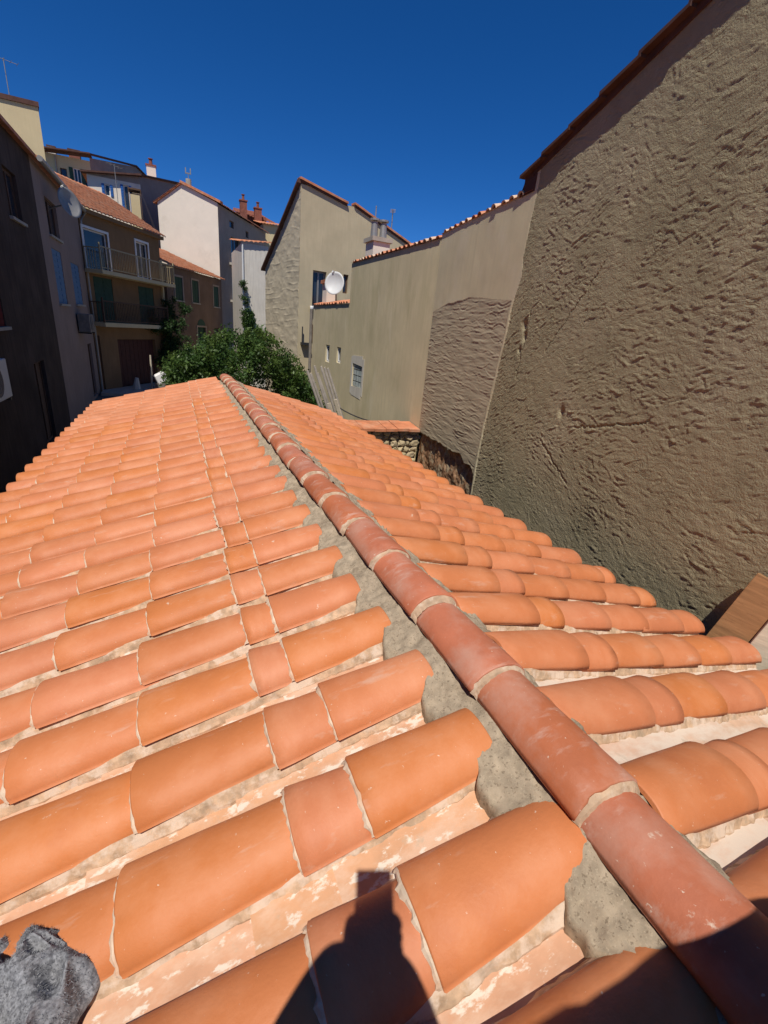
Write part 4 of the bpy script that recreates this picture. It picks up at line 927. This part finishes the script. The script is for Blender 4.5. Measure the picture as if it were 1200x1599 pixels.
# ================================================================== vegetation
def leaves(name, n, centres, radii, size, m, parent, seed=0):
    r_ = np.random.default_rng(seed); c = centres[r_.integers(0, len(centres), n)]; rr = radii[r_.integers(0, len(radii), n)][:, None]
    d = r_.normal(size=(n, 3)); d /= np.linalg.norm(d, axis=1)[:, None]; p = c + d * rr * (r_.random((n, 1)) ** .45)
    a = r_.normal(size=(n, 3)) + np.array([0, 0, -.2]); a /= np.linalg.norm(a, axis=1)[:, None]
    b = np.cross(a, r_.normal(size=(n, 3)) + d * .8); b /= np.linalg.norm(b, axis=1)[:, None]
    nn = np.cross(a, b); s = (size * r_.uniform(.6, 1.35, (n, 1)))
    V = np.stack([p - a * s, p + b * s * .42 + nn * s * .12, p + a * s, p - b * s * .42 + nn * s * .12], 1).reshape(-1, 3)
    me = bpy.data.meshes.new(name); me.vertices.add(4 * n); me.vertices.foreach_set('co', V.reshape(-1).astype(np.float32)); me.loops.add(4 * n); me.loops.foreach_set('vertex_index', np.arange(4 * n, dtype=np.int32))
    me.polygons.add(n); me.polygons.foreach_set('loop_start', np.arange(0, 4 * n, 4, dtype=np.int32)); me.materials.append(MATS[m]); me.update(calc_edges=True)
    return new_obj(name, me, None, parent)
bush = thing('laurel_bush', 'large dense dark green bush at the far end of the tiled roof', 'bush', (1.4, 11.8, 0))
cs = []
for _ in range(260):
    x = random.uniform(-.15, 3.2); top = np.interp(x, [-.2, .2, 1.0, 1.7, 2.3, 2.75, 3.2], [2.55, 2.9, 3.15, 3.32, 2.95, 2.55, 2.0]) - .13
    y = random.uniform(10.3, 13.2); top -= .10 * abs(y - 11.7) ** 2 * .7
    z = top - abs(random.gauss(0, .55)) + random.gauss(0, .07)
    cs.append((x, y, max(.7, z)))
cs = np.array(cs)
leaves('crown', 34000, cs, rng.uniform(.14, .34, 40), .040, 'leaf', bush, 3)
sh = np.array([(x_, 10.25 + random.uniform(0, .9), float(np.interp(x_, [-.2, .2, 1.0, 1.7, 2.3, 2.75, 3.2], [2.5, 2.85, 3.1, 3.25, 2.95, 2.5, 2.0])) - random.uniform(-.12, .75)) for x_ in [random.uniform(-.1, 3.1) for _ in range(90)]])
leaves('outer_shoots', 5200, sh, rng.uniform(.05, .16, 30), .034, 'leaf_pale', bush, 9)
m = MB()
for k in range(6): m.tube([(1.4 + random.uniform(-.3, .3), 11.8, 0), (1.3 + (k - 2.5) * .25, 11.7, 1.0), (1.3 + (k - 2.5) * .5, 11.7 + random.uniform(-.5, .5), 2.2)], .06, 6, r1=.02)
m.build('trunk', 'bark', bush)
vn = thing('climbing_vine', 'dark climbing vine between the balcony house and low brown house', 'vine', (-.2, 27.6, 0))
cs = np.array([(-.30 + .40 * t + random.gauss(0, .28 + .25 * (1 - t)), 27.3 + .8 * t + random.gauss(0, .25), .9 + 3.2 * t + random.gauss(0, .1)) for t in [random.random() ** 1.3 for _ in range(110)]] + [(-1.3 + random.uniform(0, 1.2), 26.6 + random.uniform(-.1, .6), 2.9 + random.gauss(0, .22)) for _ in range(24)])
leaves('foliage', 9000, cs, rng.uniform(.12, .3, 30), .06, 'leaf_dark', vn, 5)
m = MB(); m.tube([(-.2, 27.6, 0), (-.25, 27.5, 1.5), (-.05, 27.9, 3.0), (.05, 28.0, 4.6)], .05, 6, r1=.015); m.build('stem', 'bark', vn)
vn = thing('climbing_vine', 'leafy vine clump hanging on the drain pipe of the pale narrow house', 'vine', (3.7, 27.7, 0))
cs = np.array([(3.72 + random.gauss(0, .13), 27.7 + random.gauss(0, .1), random.uniform(2.6, 4.1)) for _ in range(26)] + [(3.62 + random.gauss(0, .08), 27.75, random.uniform(4.2, 5.4)) for _ in range(8)] + [(3.85 + random.gauss(0, .1), 27.7, 3.4 + random.gauss(0, .3)) for _ in range(22)])
leaves('foliage', 4200, cs, rng.uniform(.1, .24, 30), .055, 'leaf', vn, 6)
m = MB(); m.tube([(3.7, 27.8, 0), (3.66, 27.82, 2.5), (3.6, 27.82, 5.2)], .035, 6, r1=.012); m.build('stem', 'bark', vn)

# ================================================================== odds and ends in the street
m = MB(); m.tube([(-1.12, 24.6, 0), (-1.10, 24.6, .9), (-1.08, 24.6, 1.62)], .05, 8, r1=.035); tag(m.build('wooden_post', 'pale_board'), 'thin pale upright post in the street before the garage door', 'post')
t = thing('concrete_block', 'pale tilted concrete block lying beside the upright street post', 'block', (-.8, 24.6, 0))
m = MB(); m.obox((-.72, 24.6, .62), (.22, .05, .12), (-.05, .16, 0), (-.09, 0, .2)); o = m.build('slab', 'white_paint', t); bv = o.modifiers.new('bevel', 'BEVEL'); bv.width = .03
m = MB(); m.obox((-.7, 24.6, .2), (.3, 0, 0), (0, .2, 0), (0, 0, .2)); m.build('base', 'grey_pipe', t)
m = MB(); m.tube([(-1.75, 24.2, 0), (-1.73, 24.2, .35), (-1.70, 24.2, .62)], .2, 7, r1=.07); tag(m.build('pointed_stone', 'pale_render'), 'small pointed pale stone standing on the sunlit street', 'stone')
t = thing('rubble_pile', 'low pile of rubble stones behind the roof end near the bush', 'rubble', (.1, 10.5, 0))
for k in range(16):
    o = new_obj('stone', sms[k % 7], None, t); o.matrix_basis = Matrix.Translation((-.15 + random.uniform(-.4, .45), 9.6 + random.uniform(-.3, .4), 1.95 + random.uniform(-.15, .12))) @ Euler((random.random() * 3, random.random() * 3, random.random() * 3)).to_matrix().to_4x4() @ Matrix.Diagonal((.16, .12, .10, 1))
m = MB(); m.box(-.7, .5, 9.3, 10.1, 0, 1.9); m.build('mound', 'mortar', t)

# ================================================================== the person taking the picture
person = thing('person', 'person crouching on the roof with a phone, seen as the dark shadow below', 'person', (.3, -.5, 2.6))
def skin(name, joints, edges, m, parent, sub=2, root=0):
    me = bpy.data.meshes.new(name); me.from_pydata([j[0] for j in joints], edges, []); me.materials.append(MATS[m])
    o = new_obj(name, me, None, parent); me.skin_vertices or None
    md = o.modifiers.new('skin', 'SKIN'); md.use_smooth_shade = True
    sv = me.skin_vertices[0].data if len(me.skin_vertices) else None
    if sv is None:
        bm = bmesh.new(); bm.from_mesh(me); bm.verts.layers.skin.verify(); bm.to_mesh(me); bm.free(); sv = me.skin_vertices[0].data
    for k, j in enumerate(joints):
        r_ = j[1]; sv[k].radius = (r_, r_) if not isinstance(r_, tuple) else r_; sv[k].use_root = (k == root)
    sb = o.modifiers.new('sub', 'SUBSURF'); sb.levels = sub; sb.render_levels = sub
    return o
# body: pelvis, spine, neck, head, left arm to the phone, right arm across, legs folded astride the ridge
J = [((.36, -.66, 2.94), .15), ((.30, -.48, 3.08), .135), ((.22, -.35, 3.19), .14), ((.05, -.25, 3.25), .07), ((-.05, -.20, 3.29), .06), ((-.085, -.17, 3.36), .085), ((-.08, -.165, 3.45), .07),
     ((-.03, -.33, 3.17), .065), ((-.22, -.10, 3.08), .046), ((-.05, -.04, 3.33), .034),
     ((.42, -.28, 3.22), .07), ((.64, -.235, 3.22), .055), ((.87, -.16, 3.0), .042), ((.97, -.13, 2.76), .03),
     ((.24, -.66, 2.92), .10), ((-.08, -.36, 2.72), .062), ((.02, -.76, 2.56), .045), ((-.02, -.62, 2.53), .04),
     ((.52, -.64, 2.92), .10), ((.98, -.40, 2.82), .065), ((1.04, -.78, 2.66), .045), ((1.10, -.64, 2.62), .04)]
Ed = [(0, 1), (1, 2), (2, 3), (3, 4), (4, 5), (5, 6), (2, 7), (7, 8), (8, 9), (2, 10), (10, 11), (11, 12), (12, 13), (0, 14), (14, 15), (15, 16), (16, 17), (0, 18), (18, 19), (19, 20), (20, 21)]
skin('body', J, Ed, 'skin', person)
JJ = [((.36, -.66, 2.94), .17), ((.30, -.47, 3.09), .19), ((.22, -.34, 3.19), .18), ((-.02, -.23, 3.26), .12), ((-.04, -.32, 3.17), .095), ((-.22, -.105, 3.08), .088), ((-.075, -.052, 3.31), .068), ((-.037, -.034, 3.38), .046), ((.42, -.275, 3.23), .14), ((.63, -.24, 3.235), .115), ((.86, -.165, 3.02), .09), ((.95, -.14, 2.82), .055), ((.02, -.13, 3.27), .075), ((.0, -.055, 3.37), .05)]
skin('jacket', JJ, [(0, 1), (1, 2), (2, 3), (2, 4), (4, 5), (5, 6), (6, 7), (2, 8), (8, 9), (9, 10), (10, 11), (3, 12), (12, 13)], 'jacket', person)
TT = [((.36, -.68, 2.93), .16), ((.24, -.66, 2.92), .115), ((-.08, -.36, 2.73), .078), ((.02, -.74, 2.58), .062), ((.52, -.64, 2.92), .115), ((.98, -.40, 2.82), .08), ((1.04, -.76, 2.68), .062)]
skin('trousers', TT, [(0, 1), (1, 2), (2, 3), (0, 4), (4, 5), (5, 6)], 'jacket', person)
skin('boot', [((.01, -.77, 2.56), .05), ((0, -.76, 2.535), .05), ((-.04, -.60, 2.525), .042)], [(0, 1), (1, 2)], 'boot', person)
skin('boot', [((1.04, -.79, 2.66), .05), ((1.05, -.78, 2.63), .05), ((1.10, -.62, 2.60), .042)], [(0, 1), (1, 2)], 'boot', person)
q = bmesh.new(); bmesh.ops.create_uvsphere(q, u_segments=24, v_segments=14, radius=1)
for v in q.verts:
    v.co = Vector((-.085, -.185, 3.41)) + Vector((v.co.x * .108, v.co.y * .11, v.co.z * .105))
me = bpy.data.meshes.new('hair'); q.to_mesh(me); q.free(); me.materials.append(MATS['hair']); me.polygons.foreach_set('use_smooth', [True] * len(me.polygons)); new_obj('hair', me, None, person)
# face turned towards the phone
fd = (Vector((0, 0, 3.45)) - Vector((-.082, -.168, 3.40))).normalized(); fs = fd.cross(Vector((0, 0, 1))).normalized(); fu = fs.cross(fd)
hc = Vector((-.082, -.168, 3.40)) + fd * .02
q = MB(); q.tube([hc + fd * .06, hc + fd * .105 - fu * .02, hc + fd * .09 - fu * .03], .012, 8); q.build('nose', 'skin', person, True)
# hand round the phone
ph_c = CAM - cf * .016 - cu * .052
hb = ph_c - cu * .045 - cf * .022
def handchain(pts, r0, r1): return [((p.x, p.y, p.z), r0 + (r1 - r0) * i / (len(pts) - 1)) for i, p in enumerate(pts)]
wrist = Vector((-.05, -.04, 3.33))
skin('hand', [(tuple(wrist), .03), (tuple(hb - cf * .02 - cu * .03), (.046, .034)), (tuple(hb - cf * .012 + cu * .015), (.044, .026))], [(0, 1), (1, 2)], 'skin', person)
for i in range(4):
    b0 = hb - cf * .01 + cu * (.02 - .021 * i) + cr * .02; b1 = ph_c + cr * .047 + cu * (-.02 - .021 * i) - cf * .004; b2 = ph_c + cr * .040 + cu * (-.018 - .021 * i) + cf * .010; b3 = ph_c + cr * (.024 - .003 * abs(i - 1)) + cu * (-.018 - .021 * i) + cf * .0125
    skin('finger', handchain([b0, b1, b2, b3], .010, .0075), [(0, 1), (1, 2), (2, 3)], 'skin', person, 2)
b0 = hb - cf * .01 - cu * .03 - cr * .02; skin('thumb', handchain([b0, ph_c - cr * .047 - cu * .045 - cf * .004, ph_c - cr * .043 - cu * .015 - cf * .002, ph_c - cr * .030 - cu * .0 - cf * .014], .012, .009), [(0, 1), (1, 2), (2, 3)], 'skin', person, 2)
pt_ = thing('mobile_phone', 'black mobile phone held upright whose shadow falls on the near tiles', 'phone', tuple(ph_c))
q = MB(); q.obox(ph_c, cr * .037, cu * .078, cf * .004); o = q.build('case', 'phone_black', pt_); bv = o.modifiers.new('bevel', 'BEVEL'); bv.width = .003; bv.segments = 2
q = MB(); q.obox(ph_c - cf * .0045, cr * .034, cu * .074, cf * .0004); q.build('screen', 'glass', pt_)

# right hand resting, fingers slightly curled
rw = Vector((.97, -.13, 2.76)); hd = Vector((.45, .15, -.85)).normalized(); hs2 = Vector((.1, 1, 0)).normalized(); hn = hd.cross(hs2)
skin('hand', [(tuple(rw), .028), (tuple(rw + hd * .05), (.036, .02)), (tuple(rw + hd * .09 - hs2 * .01), (.036, .016))], [(0, 1), (1, 2)], 'skin', person)
for i in range(4):
    b0 = rw + hd * .085 + hs2 * (-.028 + .018 * i) - hs2 * .02; ln = (.030, .034, .032, .025)[i]
    skin('finger', handchain([b0, b0 + hd * ln, b0 + hd * ln * 1.8 + hn * .012, b0 + hd * ln * 2.2 + hn * .03], .0095, .007), [(0, 1), (1, 2), (2, 3)], 'skin', person, 2)
b0 = rw + hd * .03 - hs2 * .03; skin('thumb', handchain([b0, b0 + hd * .035 - hs2 * .025, b0 + hd * .065 - hs2 * .03 + hn * .01], .012, .009), [(0, 1), (1, 2)], 'skin', person, 2)

# crumpled grey fleece garment in the bottom left corner
gn, gm_ = 200, 200
gu, gv = np.meshgrid(np.linspace(-1, 1, gn), np.linspace(-1, 1, gm_), indexing='ij')
ang = np.arctan2(gv, gu); rad = np.maximum(np.abs(gu), np.abs(gv))
bx_, by_ = gu * np.sqrt(1 - gv ** 2 / 2), gv * np.sqrt(1 - gu ** 2 / 2)
out = 1.05 + .04 * np.sin(3 * ang + .6) + .05 * np.sin(5 * ang + .4) + .035 * np.sin(9 * ang)
GXc, GYc = -.435, .585
fx, fy = GXc + bx_ * .20 * out, GYc + by_ * .18 * out
prof_ = np.clip(1 - rad ** 2.6, 0, 1) ** .55
fold = fbm(fx * 13 + fy * 9 + 2.2 * fbm(fx * 7, fy * 7, 72, 2), fy * 9 - fx * 5, 71, 2)
ridg = 1 - np.abs(fold - .37) * 9.
fz = zL(fx) - .095 + prof_ * (.080 + .050 * np.clip(ridg, -.8, 1) + .03 * (fold - .47)) + .006 * (fbm(fx * 150, fy * 150, 73, 2) - .37)
gp = np.stack([fx, fy, fz + .02], -1)
go = new_obj('grey_fleece', grid_mesh('grey_fleece', gp, 'fleece'), None, None)
fzz = MB(); r_ = random.Random(5)
for _ in range(9000):
    i, j = r_.randrange(4, gn - 4), r_.randrange(4, gm_ - 4); p = Vector(gp[i, j]); e1 = Vector(gp[i + 1, j] - gp[i, j]); e2 = Vector(gp[i, j + 1] - gp[i, j]); nn_ = e1.cross(e2).normalized()
    if nn_.z < 0: nn_ = -nn_
    d = (nn_ + Vector((r_.gauss(0, .7), r_.gauss(0, .7), r_.gauss(0, .7)))).normalized(); w_ = d.orthogonal().normalized() * .0006
    fzz.poly([p - w_, p + w_, p + d * r_.uniform(.003, .0075)])
fz_o = fzz.build('fleece_fuzz', 'fleece', go); fz_o['kind'] = 'stuff'
tag(go, 'crumpled grey fleece garment lying on the tiles in the bottom left corner', 'clothing')
